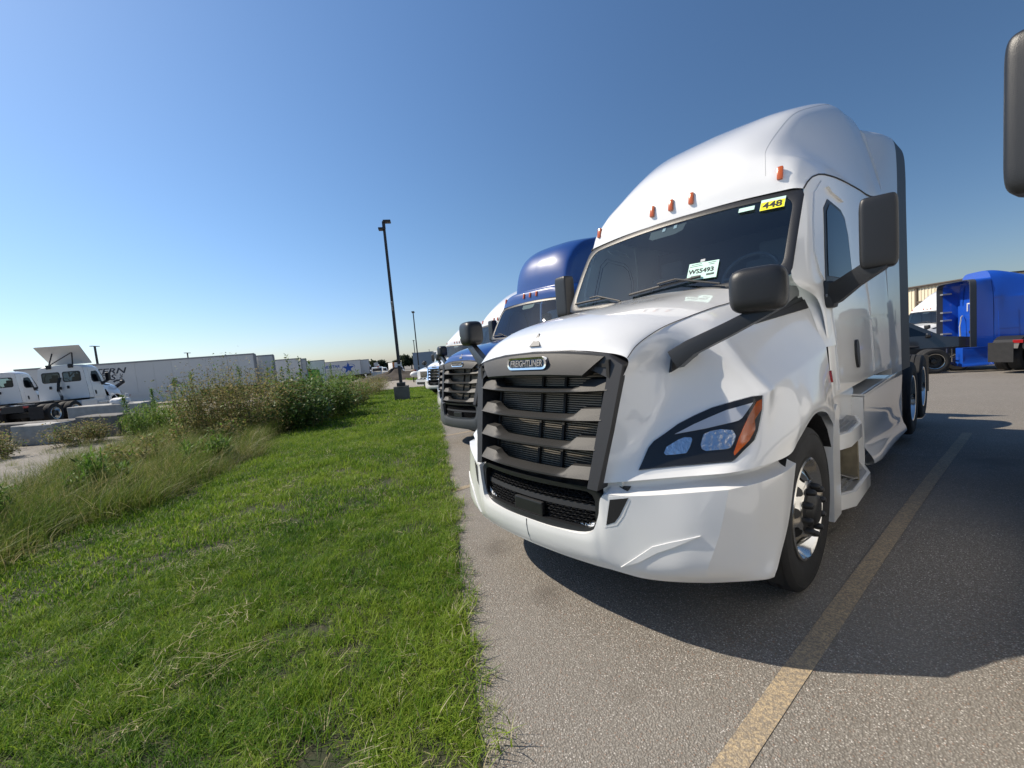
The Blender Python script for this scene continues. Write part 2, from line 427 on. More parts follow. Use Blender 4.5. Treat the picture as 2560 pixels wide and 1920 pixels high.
# ------------------------------------------------------------------ ground sheets
big = MB()
xs = np.concatenate([np.linspace(-900, -120, 14), np.linspace(-110, 60, 69), np.linspace(80, 700, 10)])
ys = np.concatenate([np.linspace(-500, -60, 9), np.linspace(-50, 80, 53), np.linspace(100, 900, 14)])
big.grid(np.array([[(x, y, tz(x, y) - .05) for y in ys] for x in xs]), flip=True)
gr = big.build('ground', G_GRAV, smooth=180, merge=False); tag(gr, 'pale gravel and dirt yard beyond the weeds', kind='structure')
EDGE = [(3.2, -2.37), (.59, -.87), (.07, -.54), (-.62, -.16), (-2.09, .73), (-3.79, 1.70), (-7.54, 3.85), (-13.8, 7.46), (-20.6, 11.35), (-27.9, 15.3)]
lot_poly = EDGE + [(-27.9, 22), (-34, 60), (70, 60), (70, -30), (8, -30), (5, -10), (3.4, -4)]
lot = sheet('asphalt_lot', lot_poly, 0, G_ASPH, 1.6, 'worn asphalt parking lot with pale stones', jag=.05)
WEED = [(-29.5, 11.2), (-26.5, 9.5), (-18.66, 5.57), (-11.67, 2.07), (-10.29, .58), (-7.44, -.19), (-6.1, -1.1), (-5.11, -1.79), (-4.88, -2.49), (-3.96, -2.91), (-1.5, -4.6), (1, -6)]
def lawn_rel(x, y): return .012 * noise.noise(Vector((x * .9, y * .9, 0))) + .02 * noise.noise(Vector((x * .23, y * .23, 5)))
lawn_poly = [q for q in EDGE] + WEED + [(3.6, -5.5)]
lawn = sheet('lawn', lawn_poly, .012, G_SOIL, .55, 'mown green lawn beside the parking lot', jag=.06, rel=lawn_rel)
verge_poly = WEED + [(-2, -7.5), (-5.2, -5.2), (-7.4, -4.2), (-9.4, -3.9), (-12.0, -3.0), (-13.8, -2.5), (-17.5, -2.6), (-20.5, -1.8), (-24, .2), (-30, 4), (-36, 9), (-38, 13), (-36, 15)]
verge = sheet('weedy_verge', verge_poly, -.03, G_SOIL, .8, 'rough weedy strip along the lawn', jag=.1)
road = sheet('drive', [(-28.6, 15.4), (-29.6, 11.2), (-38, 15.5), (-50, 19.5), (-62, 25), (-58, 29), (-46, 27.8), (-37, 24), (-33, 40), (-28, 40)], -.02, G_DRIVE, 1.5, 'pale dusty drive crossing beyond the lawn')
lawn2 = sheet('far_lawn', [(-38.5, 22.3), (-46.5, 23.6), (-55.5, 26.6), (-58, 34), (-36, 40), (-34, 30)], .0, G_SOIL, 1.5, 'small far lawn behind the drive')
concrete = sheet('concrete_yard', [(-23.5, -1.0), (-25, -18), (-70, -30), (-85, 40), (-60, 20), (-32, 5)], -.025, gmat('pale_yard', drive), 2.5, 'pale concrete yard under the trailers')
def stripe(name, a, b, w, label):
    a, b = Vector(a), Vector(b); t = (b - a).normalized(); n = Vector((-t.y, t.x)) * w / 2; k = max(2, int((b - a).length / .5)); mb = MB(); vs = []
    for i in range(k + 1):
        q = a.lerp(b, i / k)
        for s_ in (-1, 1):
            e = q + n * (s_ * (1 + .10 * noise.noise(Vector((q.x * 9 + s_ * 5, q.y * 9, s_ * 3)))))
            vs.append((e.x, e.y, tz(e.x, e.y) + .003))
    mb.add(vs, [(2 * i, 2 * i + 1, 2 * i + 3, 2 * i + 2) for i in range(k)])
    o = mb.build(name, G_STRIPE, merge=False); tag(o, label, kind='structure'); return o
stripe('parking_line', (1.245, -.62), (1.68, 7.0), .10, 'faded yellow parking line right of the white truck')
stripe('parking_line', (-2.36, .80), (-2.0, 7.5), .10, 'faded yellow parking line between the white and blue trucks')
stripe('parking_line', (-5.78, 2.72), (-5.45, 9.0), .10, 'faded yellow parking line left of the blue truck')
stripe('parking_line', (-9.4, 4.95), (-9.1, 11.0), .10, 'faded yellow parking line left of the second white truck')
# ------------------------------------------------------------------ conventional tractor (built once per kind)
HOOD = np.array([
 [(.545,.08,.875),(.63,.127,.885),(.72,.178,.897),(.90,.29,.918),(1.068,.405,.935),(1.15,.58,.938),(1.199,.84,.94),(1.213,.97,1.0),(1.22,1.25,1.09),(1.22,1.5,1.065),(1.205,1.70,.98),(1.195,1.84,.90)],
 [(.572,.108,1.02),(.645,.185,1.02),(.735,.275,1.03),(.92,.415,1.045),(1.10,.585,1.06),(1.165,.76,1.08),(1.21,.95,1.1),(1.215,1.06,1.13),(1.222,1.25,1.165),(1.22,1.5,1.15),(1.205,1.70,1.10),(1.19,1.87,1.05)],
 [(.60,.143,1.17),(.660,.245,1.165),(.742,.374,1.175),(.905,.56,1.245),(1.118,.735,1.277),(1.126,.91,1.302),(1.128,1.13,1.336),(1.128,1.26,1.352),(1.128,1.44,1.374),(1.126,1.70,1.405),(1.126,1.90,1.43),(1.126,2.0,1.45)],
 [(.60,.143,1.17),(.660,.245,1.165),(.742,.374,1.175),(.905,.56,1.245),(1.118,.735,1.277),(1.126,.91,1.302),(1.128,1.13,1.336),(1.128,1.26,1.352),(1.128,1.44,1.374),(1.126,1.70,1.405),(1.126,1.90,1.43),(1.126,2.0,1.45)],
 [(.613,.165,1.27),(.668,.280,1.275),(.742,.435,1.30),(.862,.59,1.375),(1.018,.74,1.40),(1.028,.905,1.425),(1.03,1.115,1.458),(1.032,1.24,1.475),(1.036,1.42,1.50),(1.035,1.66,1.545),(1.05,1.86,1.57),(1.065,2.05,1.59)],
 [(.632,.195,1.42),(.665,.30,1.44),(.706,.44,1.48),(.790,.588,1.545),(.875,.75,1.60),(.893,.91,1.625),(.903,1.10,1.652),(.91,1.22,1.668),(.925,1.41,1.695),(.943,1.63,1.725),(.963,1.84,1.755),(.985,2.11,1.785)],
 [(.650,.222,1.53),(.657,.30,1.588),(.675,.42,1.642),(.692,.56,1.685),(.716,.745,1.724),(.735,.92,1.757),(.75,1.1,1.787),(.76,1.2,1.80),(.78,1.4,1.83),(.80,1.6,1.86),(.83,1.8,1.893),(.865,2.02,1.925)],
 [(.45,.203,1.578),(.455,.243,1.662),(.46,.345,1.718),(.468,.49,1.767),(.475,.70,1.812),(.48,.90,1.848),(.49,1.08,1.872),(.495,1.18,1.886),(.505,1.36,1.912),(.52,1.52,1.936),(.53,1.64,1.955),(.55,1.75,1.972)],
 [(.2,.19,1.597),(.2,.222,1.683),(.2,.325,1.742),(.2,.47,1.791),(.2,.68,1.835),(.2,.89,1.870),(.2,1.07,1.894),(.2,1.17,1.907),(.2,1.34,1.932),(.2,1.49,1.956),(.2,1.6,1.974),(.2,1.695,1.992)],
 [(0,.187,1.60),(0,.217,1.688),(0,.32,1.747),(0,.465,1.796),(0,.675,1.84),(0,.885,1.875),(0,1.065,1.899),(0,1.165,1.912),(0,1.335,1.937),(0,1.485,1.961),(0,1.59,1.979),(0,1.685,1.997)]])
ROOF = np.array([
 [(0,2.04,2.67),(.3,2.045,2.67),(.55,2.06,2.665),(.75,2.08,2.655),(.85,2.095,2.65),(.93,2.11,2.645),(.985,2.14,2.63)],
 [(0,2.055,2.81),(.3,2.06,2.81),(.55,2.075,2.805),(.75,2.10,2.795),(.84,2.12,2.79),(.93,2.17,2.775),(1.0,2.26,2.72)],
 [(0,2.10,2.95),(.3,2.105,2.95),(.55,2.12,2.945),(.73,2.17,2.935),(.82,2.22,2.925),(.92,2.32,2.90),(1.02,2.45,2.78)],
 [(0,2.2,3.1),(.3,2.205,3.1),(.53,2.23,3.09),(.70,2.3,3.06),(.80,2.36,3.02),(.93,2.5,2.94),(1.035,2.7,2.81)],
 [(0,2.5,3.35),(.3,2.5,3.345),(.52,2.53,3.32),(.69,2.6,3.27),(.80,2.68,3.17),(.95,2.8,2.975),(1.04,3.0,2.84)],
 [(0,3.0,3.63),(.3,3.0,3.62),(.53,3.0,3.60),(.71,3.02,3.54),(.83,3.08,3.36),(.98,3.2,2.99),(1.05,3.4,2.86)],
 [(0,3.5,3.83),(.3,3.5,3.82),(.56,3.5,3.80),(.75,3.5,3.73),(.88,3.52,3.5),(1.02,3.6,3.0),(1.06,3.7,2.87)],
 [(0,3.95,3.96),(.3,3.95,3.95),(.6,3.95,3.94),(.79,3.95,3.87),(.93,3.95,3.62),(1.06,3.98,3.0),(1.08,4.0,2.86)],
 [(0,4.18,4.0),(.3,4.18,4.0),(.61,4.18,3.985),(.80,4.18,3.90),(.95,4.18,3.64),(1.10,4.16,3.0),(1.115,4.15,2.86)],
 [(0,4.33,4.0),(.3,4.33,4.0),(.61,4.33,3.985),(.81,4.33,3.9),(.97,4.33,3.64),(1.125,4.33,3.0),(1.135,4.33,2.86)]]).transpose(1, 0, 2)
LOWROOF = np.array([
 [(0,2.04,2.67),(.3,2.045,2.67),(.55,2.06,2.665),(.75,2.08,2.655),(.85,2.095,2.65),(.93,2.11,2.645),(.985,2.14,2.63)],
 [(0,2.055,2.80),(.3,2.06,2.80),(.55,2.075,2.795),(.75,2.10,2.785),(.84,2.12,2.78),(.93,2.17,2.765),(1.0,2.26,2.72)],
 [(0,2.12,2.90),(.3,2.125,2.90),(.55,2.14,2.895),(.73,2.19,2.885),(.82,2.24,2.875),(.92,2.34,2.85),(1.02,2.45,2.78)],
 [(0,2.4,2.97),(.3,2.4,2.965),(.53,2.42,2.955),(.70,2.45,2.94),(.82,2.5,2.92),(.95,2.6,2.88),(1.035,2.7,2.80)],
 [(0,2.9,3.0),(.3,2.9,2.995),(.53,2.9,2.985),(.70,2.9,2.97),(.84,2.92,2.94),(.97,2.95,2.89),(1.04,3.0,2.80)],
 [(0,3.3,2.98),(.3,3.3,2.975),(.53,3.3,2.965),(.70,3.3,2.95),(.84,3.3,2.925),(.97,3.3,2.87),(1.045,3.3,2.80)],
 [(0,3.38,2.94),(.3,3.38,2.935),(.53,3.38,2.925),(.70,3.38,2.91),(.84,3.38,2.885),(.95,3.37,2.84),(1.02,3.36,2.78)]]).transpose(1, 0, 2)
_x = [[1.14,1.15,1.15,1.15,1.15,1.15,1.16,1.175,1.19,1.20],[1.115,1.125,1.13,1.13,1.13,1.135,1.145,1.165,1.185,1.195],
      [1.06,1.085,1.105,1.11,1.11,1.115,1.13,1.15,1.17,1.18],[.99,1.06,1.085,1.09,1.09,1.095,1.115,1.14,1.16,1.17],[.985,1.035,1.055,1.06,1.065,1.07,1.09,1.115,1.14,1.15]]
_y = [[2.05,2.1,2.25,2.6,3.0,3.4,3.7,4.0,4.15,4.33],[2.08,2.12,2.25,2.6,3.0,3.4,3.7,4.0,4.15,4.33],[2.10,2.14,2.27,2.6,3.0,3.4,3.7,4.0,4.15,4.33],
      [1.77,1.97,2.25,2.6,3.0,3.4,3.7,4.0,4.15,4.33],[1.98,2.10,2.35,2.65,3.0,3.4,3.7,4.0,4.15,4.33]]
_z = [1.08, 1.5, 1.80, 1.965, 2.37]
CABSIDE = np.array([[(_x[i][j], _y[i][j], _z[i]) for j in range(10)] for i in range(5)] + [[tuple(q) for q in ROOF[6]]])
COWL = np.array([[(1.118,1.985,1.45),(1.065,2.04,1.59),(.986,2.10,1.785),(.872,2.01,1.925),(.80,1.93,1.955)],
 [(1.135,2.10,1.45),(1.105,2.15,1.6),(1.055,2.19,1.80),(.975,2.10,1.955),(.90,1.9,1.98)],
 [(1.143,2.24,1.45),(1.132,2.25,1.6),(1.115,2.26,1.80),(1.085,2.22,1.965),(1.0,2.0,2.03)]])
# bumper: rows top ledge -> top edge -> mid -> low -> bottom -> tuck; columns centre -> corner -> rear
BUMP = np.array([
 [(0,.07,.60),(.25,.075,.60),(.455,.09,.63),(.515,.11,.72),(.545,.105,.93),(.65,.165,.945),(.77,.26,.95),(.89,.34,.965),(1.0,.445,.98),(1.0,.445,.98),(1.09,.605,.98),(1.14,.805,.98),(1.15,.93,.98)],
 [(0,.05,.575),(.25,.055,.575),(.455,.075,.60),(.515,.10,.69),(.545,.125,.845),(.65,.185,.85),(.77,.255,.86),(.89,.335,.875),(1.0,.44,.89),(1.0,.44,.89),(1.09,.60,.892),(1.14,.80,.90),(1.15,.93,.905)],
 [(0,-.005,.572),(.25,.002,.572),(.46,.03,.59),(.52,.05,.69),(.55,.06,.812),(.67,.112,.82),(.80,.183,.832),(.94,.262,.85),(1.08,.356,.866),(1.08,.356,.866),(1.16,.54,.868),(1.20,.76,.868),(1.205,.93,.872)],
 [(0,-.005,.572),(.25,.002,.572),(.46,.03,.59),(.52,.05,.69),(.55,.06,.812),(.67,.112,.82),(.80,.183,.832),(.94,.262,.85),(1.08,.356,.866),(1.08,.356,.866),(1.16,.54,.868),(1.20,.76,.868),(1.205,.93,.872)],
 [(0,-.008,.53),(.25,.0,.53),(.46,.025,.54),(.53,.045,.57),(.58,.06,.62),(.67,.10,.63),(.80,.158,.635),(.93,.226,.64),(1.045,.31,.65),(1.045,.31,.65),(1.14,.49,.62),(1.196,.68,.615),(1.205,.785,.61)],
 [(0,0,.47),(.25,.01,.47),(.46,.035,.465),(.54,.055,.47),(.60,.075,.475),(.68,.102,.465),(.79,.143,.465),(.90,.193,.475),(1.005,.262,.49),(1.005,.262,.49),(1.12,.43,.475),(1.19,.58,.47),(1.203,.645,.47)],
 [(0,.02,.415),(.25,.033,.412),(.46,.06,.41),(.55,.08,.41),(.62,.10,.405),(.70,.135,.395),(.80,.175,.395),(.90,.23,.40),(.985,.285,.405),(.985,.285,.405),(1.10,.42,.40),(1.18,.52,.40),(1.2,.57,.40)],
 [(0,.05,.395),(.25,.063,.392),(.46,.09,.39),(.55,.11,.39),(.62,.13,.385),(.70,.17,.37),(.79,.215,.37),(.88,.27,.372),(.965,.33,.375),(.965,.33,.375),(1.07,.44,.372),(1.15,.53,.372),(1.175,.57,.375)],
 [(0,.2,.44),(.25,.2,.44),(.46,.22,.44),(.55,.25,.44),(.6,.27,.43),(.66,.30,.42),(.73,.34,.42),(.80,.39,.42),(.87,.44,.42),(.87,.44,.42),(.95,.53,.42),(1.02,.60,.42),(1.04,.63,.42)]])
def yg(x, z): return .012 + .21 * (z - .87) + .05 * (x / .55) ** 2
def superell(mb, c, d, e=.45, n=24, m_=16, rot=None, mi=0):
    sg = lambda v, k: math.copysign(abs(v) ** k, v); G = []
    for i in range(m_ + 1):
        a = -math.pi / 2 + math.pi * i / m_
        G.append([(sg(math.cos(a), e) * sg(math.cos(b), e) * d[0] / 2, sg(math.cos(a), e) * sg(math.sin(b), e) * d[1] / 2, sg(math.sin(a), e) * d[2] / 2) for b in [2 * math.pi * j / n for j in range(n + 1)]])
    G = np.array(G).reshape(-1, 3)
    if rot is not None: G = G @ np.array(rot).T
    G = (G + np.array(c)).reshape(m_ + 1, n + 1, 3)
    return mb.grid(G, mi)
def loops(mb, A, B, mi=0):
    n = len(A); vs = list(A) + list(B); mb.add(vs, [(i, (i + 1) % n, n + (i + 1) % n, n + i) for i in range(n)], mi); return mb
def ws_point(x, t, off=0):
    b = Vector((x, 1.625 + .09 * x * x, 1.945 + .022 * x * x)); q = Vector((x * .99, 2.045 + .097 * x * x, 2.668 - .038 * x * x))
    n = Vector((x * .18, -.85, .52)).normalized()
    return b.lerp(q, t) + n * (off + .012 * math.sin(math.pi * t))
def rrect(x0, x1, y0, y1, r, k=8):
    out = []
    for cx, cy, a0 in ((x1 - r[0], y1 - r[1], 0), (x0 + r[0], y1 - r[1], 90), (x0 + r[0], y0 + r[1], 180), (x1 - r[0], y0 + r[1], 270)):
        for i in range(k + 1):
            a = R(a0 + 90 * i / k); out.append((cx + r[0] * math.cos(a), cy + r[1] * math.sin(a)))
    return out
def dens(pts, n):
    """resample a closed 2D loop to n points"""
    P = np.array(pts + [pts[0]]); L = np.concatenate([[0], np.cumsum(np.linalg.norm(np.diff(P, axis=0), axis=1))])
    t = np.linspace(0, L[-1], n, endpoint=False)
    return [(np.interp(q, L, P[:, 0]), np.interp(q, L, P[:, 1])) for q in t]

_whcache = {}
def make_wheel(parent, c, sx, kind, rim='alu', full=True):
    """wheel > tyre, hub, lug nuts, hand holes; outer face towards sx"""
    key = (kind, rim, full, sx)
    if key in _whcache:
        w = copy_tree(_whcache[key], parent); w.location = c; return w
    S = sx
    if kind == 'steer': prof = [(.10,.318),(.128,.312),(.132,.300),(.118,.288),(.075,.276),(.062,.262),(.085,.235),(.125,.178),(.135,.165),(.135,.06)]
    else: prof = [(.115,.318),(.132,.308),(.128,.295),(.10,.282),(-.02,.262),(-.05,.245),(-.062,.19),(-.062,.06)]
    hole_r, hole_a = (.212, .103) if kind == 'steer' else (.222, -.055)
    w = MB().lathe([(S * a, r) for a, r in prof], 64).build('wheel', M[rim], parent, 40)
    w.location = c
    tp = [(.10,.302),(.122,.325),(.139,.37),(.143,.42),(.134,.455),(.138,.46),(.126,.482),(.112,.496),(.062,.503),(.060,.491),(.048,.491),(.046,.504),(.006,.506),(.005,.494),(-.005,.494),(-.006,.506),(-.046,.504),(-.048,.491),(-.060,.491),(-.062,.503),(-.112,.496),(-.13,.475),(-.143,.42),(-.135,.36),(-.11,.302)]
    MB().lathe([(S * a, r) for a, r in tp], 64).build('tyre', M['rubber'], w, 35)
    MB().lathe([(-S * .11, .302), (-S * .05, .25), (-S * .05, .02)], 32).build('inner_rim', M['chassis'], w, 40)
    hub = MB()
    if kind == 'steer': hub.lathe([(S * a, r) for a, r in [(.130,.160),(.138,.155),(.139,.108),(.150,.098),(.172,.086),(.178,.074),(.178,0)]], 32)
    else: hub.lathe([(S * a, r) for a, r in [(-.062,.17),(-.05,.165),(-.048,.115),(.02,.11),(.06,.095),(.066,.08),(.066,0)]], 32)
    hub.build('hub', M['plastic'], w, 40)
    if full:
        nut0 = hole0 = None
        for k in range(10):
            a = R(36 * k + 9)
            if nut0 is None:
                base = S * (.135 if kind == 'steer' else -.055); tip = base + S * .050
                nut0 = MB().lathe([(base, .022), (base + S * .02, .022), (tip - S * .008, .0175), (tip, .012), (tip, 0)], 10, c=(0, .142, 0)).build('lug_nut', M['plastic'], w, 40); nn = nut0
                hole0 = MB()
                G = [(S * (hole_a + (-.0345 if kind == 'steer' else .01) * math.cos(t) * .8 * (1 if kind == 'steer' else -.5) + .004), hole_r + .029 * math.cos(t), .031 * math.sin(t)) for t in [6.2832 * j / 14 for j in range(14)]]
                hole0.add(G, [tuple(range(14))]); hole0 = hole0.build('hand_hole', M['lampblack'], w); hh = hole0
            else:
                nn = nut0.copy(); link(nn, w); hh = hole0.copy(); link(hh, w)
            nn.rotation_euler = (a, 0, 0); hh.rotation_euler = (a + R(18), 0, 0)
    _whcache[key] = w
    return w

def make_truck(label, group, paint_='white', kind='sleeper', bumper=None, res=1.0, hero=False):
    """road tractor facing -Y; returns the root Empty"""
    P = M[paint_]; BP = M[bumper] if bumper else P
    t = thing('road_tractor', label, 'truck', group=group)
    su = max(2, int(8 * res)); sv = max(2, int(7 * res))
    both = (1, -1)
    # hood, cab, roof
    H = surf(HOOD, su, sv); mb = MB().grid(H).grid(mirx(H)); hood = mb.build('hood', P, t, 38)
    hb = bvh_of([hood])
    if hero:
        for s in both:
            sm = surf(HOOD[6:7].repeat(2, 0) + np.array([[[0, 0, 0]], [[0, 0, .001]]]), 1, sv)[0]
            MB().tube([(s * (q[0] + .004), q[1], q[2] + .0015) for q in sm], .0026, 5).build('hood_seam', M['trim'], t)
    ncol = 10 if kind == 'sleeper' else 6
    CS = CABSIDE[:, :ncol].copy()
    if kind != 'sleeper':
        CS[:, 5, 1] = 3.36
        CS[5] = LOWROOF[6, :6]; CS[5, 5] = LOWROOF[6, 6]
    C = surf(CS, su, max(2, int(5 * res)))
    RG = ROOF if kind == 'sleeper' else LOWROOF
    RF = surf(RG, max(2, int(6 * res)), max(2, int(5 * res)))
    CW = surf(COWL, 3, 3)
    mb = MB().grid(C).grid(mirx(C)).grid(CW).grid(mirx(CW))
    by = 4.33 if kind == 'sleeper' else 3.38
    sec = [tuple(q) for q in C[:, -1]]
    back = sec + [tuple(q) for q in RF[::-1, -1][1:]]
    back = back + [(-q[0], q[1], q[2]) for q in back[::-1][1:]]
    B2 = [Vector((q[0], q[2])) for q in back]; B2 = [q for i, q in enumerate(B2) if (q - B2[i - 1]).length > 1e-4]; yb2 = back[0][1]
    E2 = [(i, (i + 1) % len(B2)) for i in range(len(B2))]
    if kind != 'sleeper':
        for s in both:
            k0 = len(B2); hq = rrect(-.37, .37, -.24, .24, (.1, .1), 4); B2 += [Vector((s * .47 + x, 2.33 + z)) for x, z in hq]; E2 += [(k0 + i, k0 + (i + 1) % len(hq)) for i in range(len(hq))]
    bv, _, bf = delaunay_2d_cdt(B2, E2, [], 1, 1e-6)[:3]
    def keep(f):
        c = sum((bv[i] for i in f), Vector((0, 0))) / len(f)
        return kind == 'sleeper' or not (abs(abs(c.x) - .47) < .36 and abs(c.y - 2.33) < .235)
    mb.add([(q.x, by, q.y) for q in bv], [tuple(f) for f in bf if keep(f)])
    cab = mb.build('cab_shell', P, t, 38)
    mb = MB().grid(RF).grid(mirx(RF)); roof = mb.build('roof', P, t, 38)
    cb = bvh_of([cab, roof])
    if hero:
        for s in both:
            MB().tube([(s * (q[0] + .002), q[1], q[2] + .002) for q in RF[-1][::3]], .0065, 5).build('roof_seal', M['trim'], t)
            k3 = RF[18][5:36]; MB().tube([(s * q[0], q[1], q[2]) for q in k3], .0018, 4).build('roof_seam', M['seamgrey'], t)
    # inside: liner, dash, seats, wheel
    yb = 3.3 if kind != 'sleeper' else 3.6
    mb = MB().box((0, (1.78 + yb) / 2, 1.12), (2.0, yb - 1.78, .04))
    if kind == 'sleeper': mb.box((0, yb, 1.9), (2.0, .04, 1.6)).box((0, 3.0, 2.70), (1.6, 1.3, .03))
    mb.box((0, 2.0, 1.82), (1.9, .5, .22), bev=.05).box((.42, 2.18, 1.90), (.5, .2, .16), bev=.04)
    mb.build('cab_interior', M['interior'], t)
    if hero or kind != 'sleeper':
        for s in both:
            sb = MB().box((s * .52, 2.98, 1.95), (.5, .14, .72), bev=.05, rot=Matrix.Rotation(R(-8), 3, 'X')).box((s * .52, 2.75, 1.52), (.5, .5, .16), bev=.05).box((s * .52, 3.03, 2.38), (.26, .1, .18), bev=.04)
            sb.build('seat', M['interior'], t, 40)
        sw = MB(); rot = Matrix.Rotation(R(-28), 3, 'X'); pth = [rot @ Vector((.22 * math.cos(a), 0, .22 * math.sin(a))) + Vector((.54, 2.30, 2.08)) for a in [6.2832 * i / 28 for i in range(29)]]
        sw.tube(pth, .016, 6).tube([pth[0], pth[14]], .014, 6).tube([(.54, 2.3, 2.08), (.54, 2.1, 1.9)], .03, 6)
        sw.build('steering_wheel', M['wheelgrey'], t, 60)
    # windshield
    n = max(8, int(24 * res)); k = max(4, int(10 * res))
    G = np.array([[ws_point(-1 + 2 * j / n, i / k) for j in range(n + 1)] for i in range(k + 1)])
    ws = MB().grid(G).build('windshield', M['glass'] if kind == 'sleeper' else M['clearglass'], t, 179)
    nn = max(40, int(120 * res))
    A = dens(rrect(-1.005, 1.005, -.02, 1.012, (.07, .10)), nn); B = dens(rrect(-.945, .945, .045, .935, (.10, .16)), nn)
    Mi = dens(rrect(-.985, .985, -.0, .985, (.08, .12)), nn)
    bd = MB(); loops(bd, [ws_point(x, y, .004) for x, y in A], [ws_point(x, y, .014) for x, y in Mi]); loops(bd, [ws_point(x, y, .014) for x, y in Mi], [ws_point(x, y, .004) for x, y in B])
    bd.build('windshield_seal', M['plastic'], ws, 60)
    wp = MB()
    for xa, xb, ta, tb, xm in ((-.22, .40, .085, .15, .56), (-.90, -.50, .085, .10, -.30)):
        q0, q1 = ws_point(xa, ta, .03), ws_point(xb, tb, .03); qm = ws_point((xa + xb) / 2 + .12, (ta + tb) / 2 + .03, .055)
        wp.tube([q0, ws_point((xa + xb) / 2, (ta + tb) / 2 + .004, .03), q1], .011, 6).tube([qm + (q0 - q1) * .25, qm, ws_point(xm, .02, .04)], .008, 6)
    wp.build('wiper', M['trim'], ws)
    cp = MB(); pts = [(-.20, 1.0), (.16, 1.0), (.13, .83), (.06, .80), (-.16, .80), (-.2, .83)]
    cp.add([ws_point(x, y, -.012) for x, y in pts], [tuple(range(len(pts)))]); cp.build('camera_cover', M['trim'], ws)
    if hero:
        for x, y, w in ((-.06, .90, .03), (.05, .90, .03)): MB().add([ws_point(x + a * w / 2, y + b * .022, -.009) for a, b in ((-1, -1), (1, -1), (1, 1), (-1, 1))], [(0, 1, 2, 3)]).build('camera_eye', M['grey'], ws)
    # marker lamps
    for x, z in ((0, 2.80), (.186, 2.80), (-.186, 2.80), (.845, 2.785), (-.845, 2.785)):
        h = cb.ray_cast(Vector((x, 0, z)), Vector((0, 1, 0)))[0] or Vector((x, 2.1, z))
        lm = MB().box((0, 0, 0), (.042, .03, .105), bev=.012, rot=Matrix.Rotation(R(-14), 3, 'X') @ Matrix.Rotation(R(3 * x), 3, 'Z'))
        lm.v = [(v[0] + x, v[1] + h.y - .008, v[2] + z) for v in lm.v]
        lm.build('marker_light', M['amber'], t, 30)
    # grille surround
    gf = MB()
    out = [(-.545,.845),(-.60,1.16),(-.648,1.50),(-.55,1.562),(-.3,1.595),(0,1.603),(.3,1.595),(.55,1.562),(.648,1.50),(.60,1.16),(.545,.845)]
    inn = [(-.475,.845),(-.515,1.16),(-.553,1.435),(-.47,1.472),(-.3,1.488),(0,1.492),(.3,1.488),(.47,1.472),(.553,1.435),(.515,1.16),(.475,.845)]
    fo = [Vector((x, yg(x, z) + .008, z)) for x, z in out]; fm = [Vector((x * .985, yg(x, z) - .018, z - .004)) for x, z in out]
    fi = [Vector((x, yg(x, z) - .012, z)) for x, z in inn]; fb = [Vector((x * .985, yg(x, z) + .14, z)) for x, z in inn]
    bk = [Vector((q.x * .99, q.y + .10, q.z)) for q in fo]
    gf.grid(np.array([bk, fo, fm, fi, fb])); gf.build('grille_frame', M['frame'], t, 28)
    br = MB(); top = []
    for x in np.linspace(-1, 1, 17):
        xt = x * .535; xb = x * .425; zt = 1.592 - .05 * (x * .9) ** 2; zb_ = 1.452 - .012 * x * x
        P_ = lambda xx, z, o: (xx, yg(xx, z) - o, z)
        top.append([P_(xt * 1.01, zt + .004, -.03), P_(xt, zt - .004, .022), P_(xt * .6 + xb * .4, zt * .6 + zb_ * .4, .040), P_(xb, zb_ + .012, .046), P_(xb, zb_, .036), P_(xb, zb_ + .006, -.05)])
    br.grid(np.array(top)); br.add(top[0], [tuple(range(6))]).add(top[-1], [tuple(range(6))]); br.build('grille_crown', M['slat'], t, 40)
    for i, z in enumerate((1.352, 1.192, 1.034, .877)):
        xe = .56 - .026 * i; xt = .375 - .022 * i; S = []
        for x in [-xe, -xe * .985, -xt - .035, -xt, -xt + .05, -.2, 0, .2, xt - .05, xt, xt + .035, xe * .985, xe]:
            a = 0 if abs(x) < xt - .04 else (1 if abs(x) > xt + .02 else .45)
            y = yg(x, z); zz = z - .012 * (1 - (x / xe) ** 2) + .006
            S.append([(x, y + .08, zz - .010), (x, y + .010, zz - .004), (x, y - .012, zz + .008), (x, y - .012 + .022 * a, zz + .019 + .018 * a), (x, y + .035, zz + .026 + .042 * a), (x, y + .085, zz + .030 + .046 * a)])
        MB().grid(np.array(S)).build('grille_slat', M['slat'], t, 30)
    # radiator behind
    rc = MB().box((0, .40, 1.17), (1.1, .02, .75)).box((-.56, .30, 1.17), (.02, .26, .72)).box((.56, .30, 1.17), (.02, .26, .72)).box((0, .3, 1.5), (1.1, .26, .02))
    rc.build('radiator_core', M['core'], t)
    if res > .4:
        fn = MB()
        for kx in range(46):
            z = .855 + .0137 * kx
            fn.box((0, .185 + .20 * (z - .87), z), (.90, .016, .0056))
        o = fn.build('radiator_fin', M['radiator'], t); o['kind'] = 'stuff'
        for x in (-.455, -.03, .17, .46): MB().box((x, .235, 1.17), (.018, .03, .66), rot=Matrix.Rotation(R(-11.3), 3, 'X')).build('radiator_bracket', M['core'], t)
    # badge and nose triangle
    ey = yg(0, 1.545) - .050
    em = MB(); st = dens(rrect(-.178, .178, -.038, .038, (.036, .037)), 48); st2 = dens(rrect(-.163, .163, -.0265, .0265, (.0255, .0255)), 48)
    fy = lambda x, o: ey + .05 * (x / .55) ** 2 - o
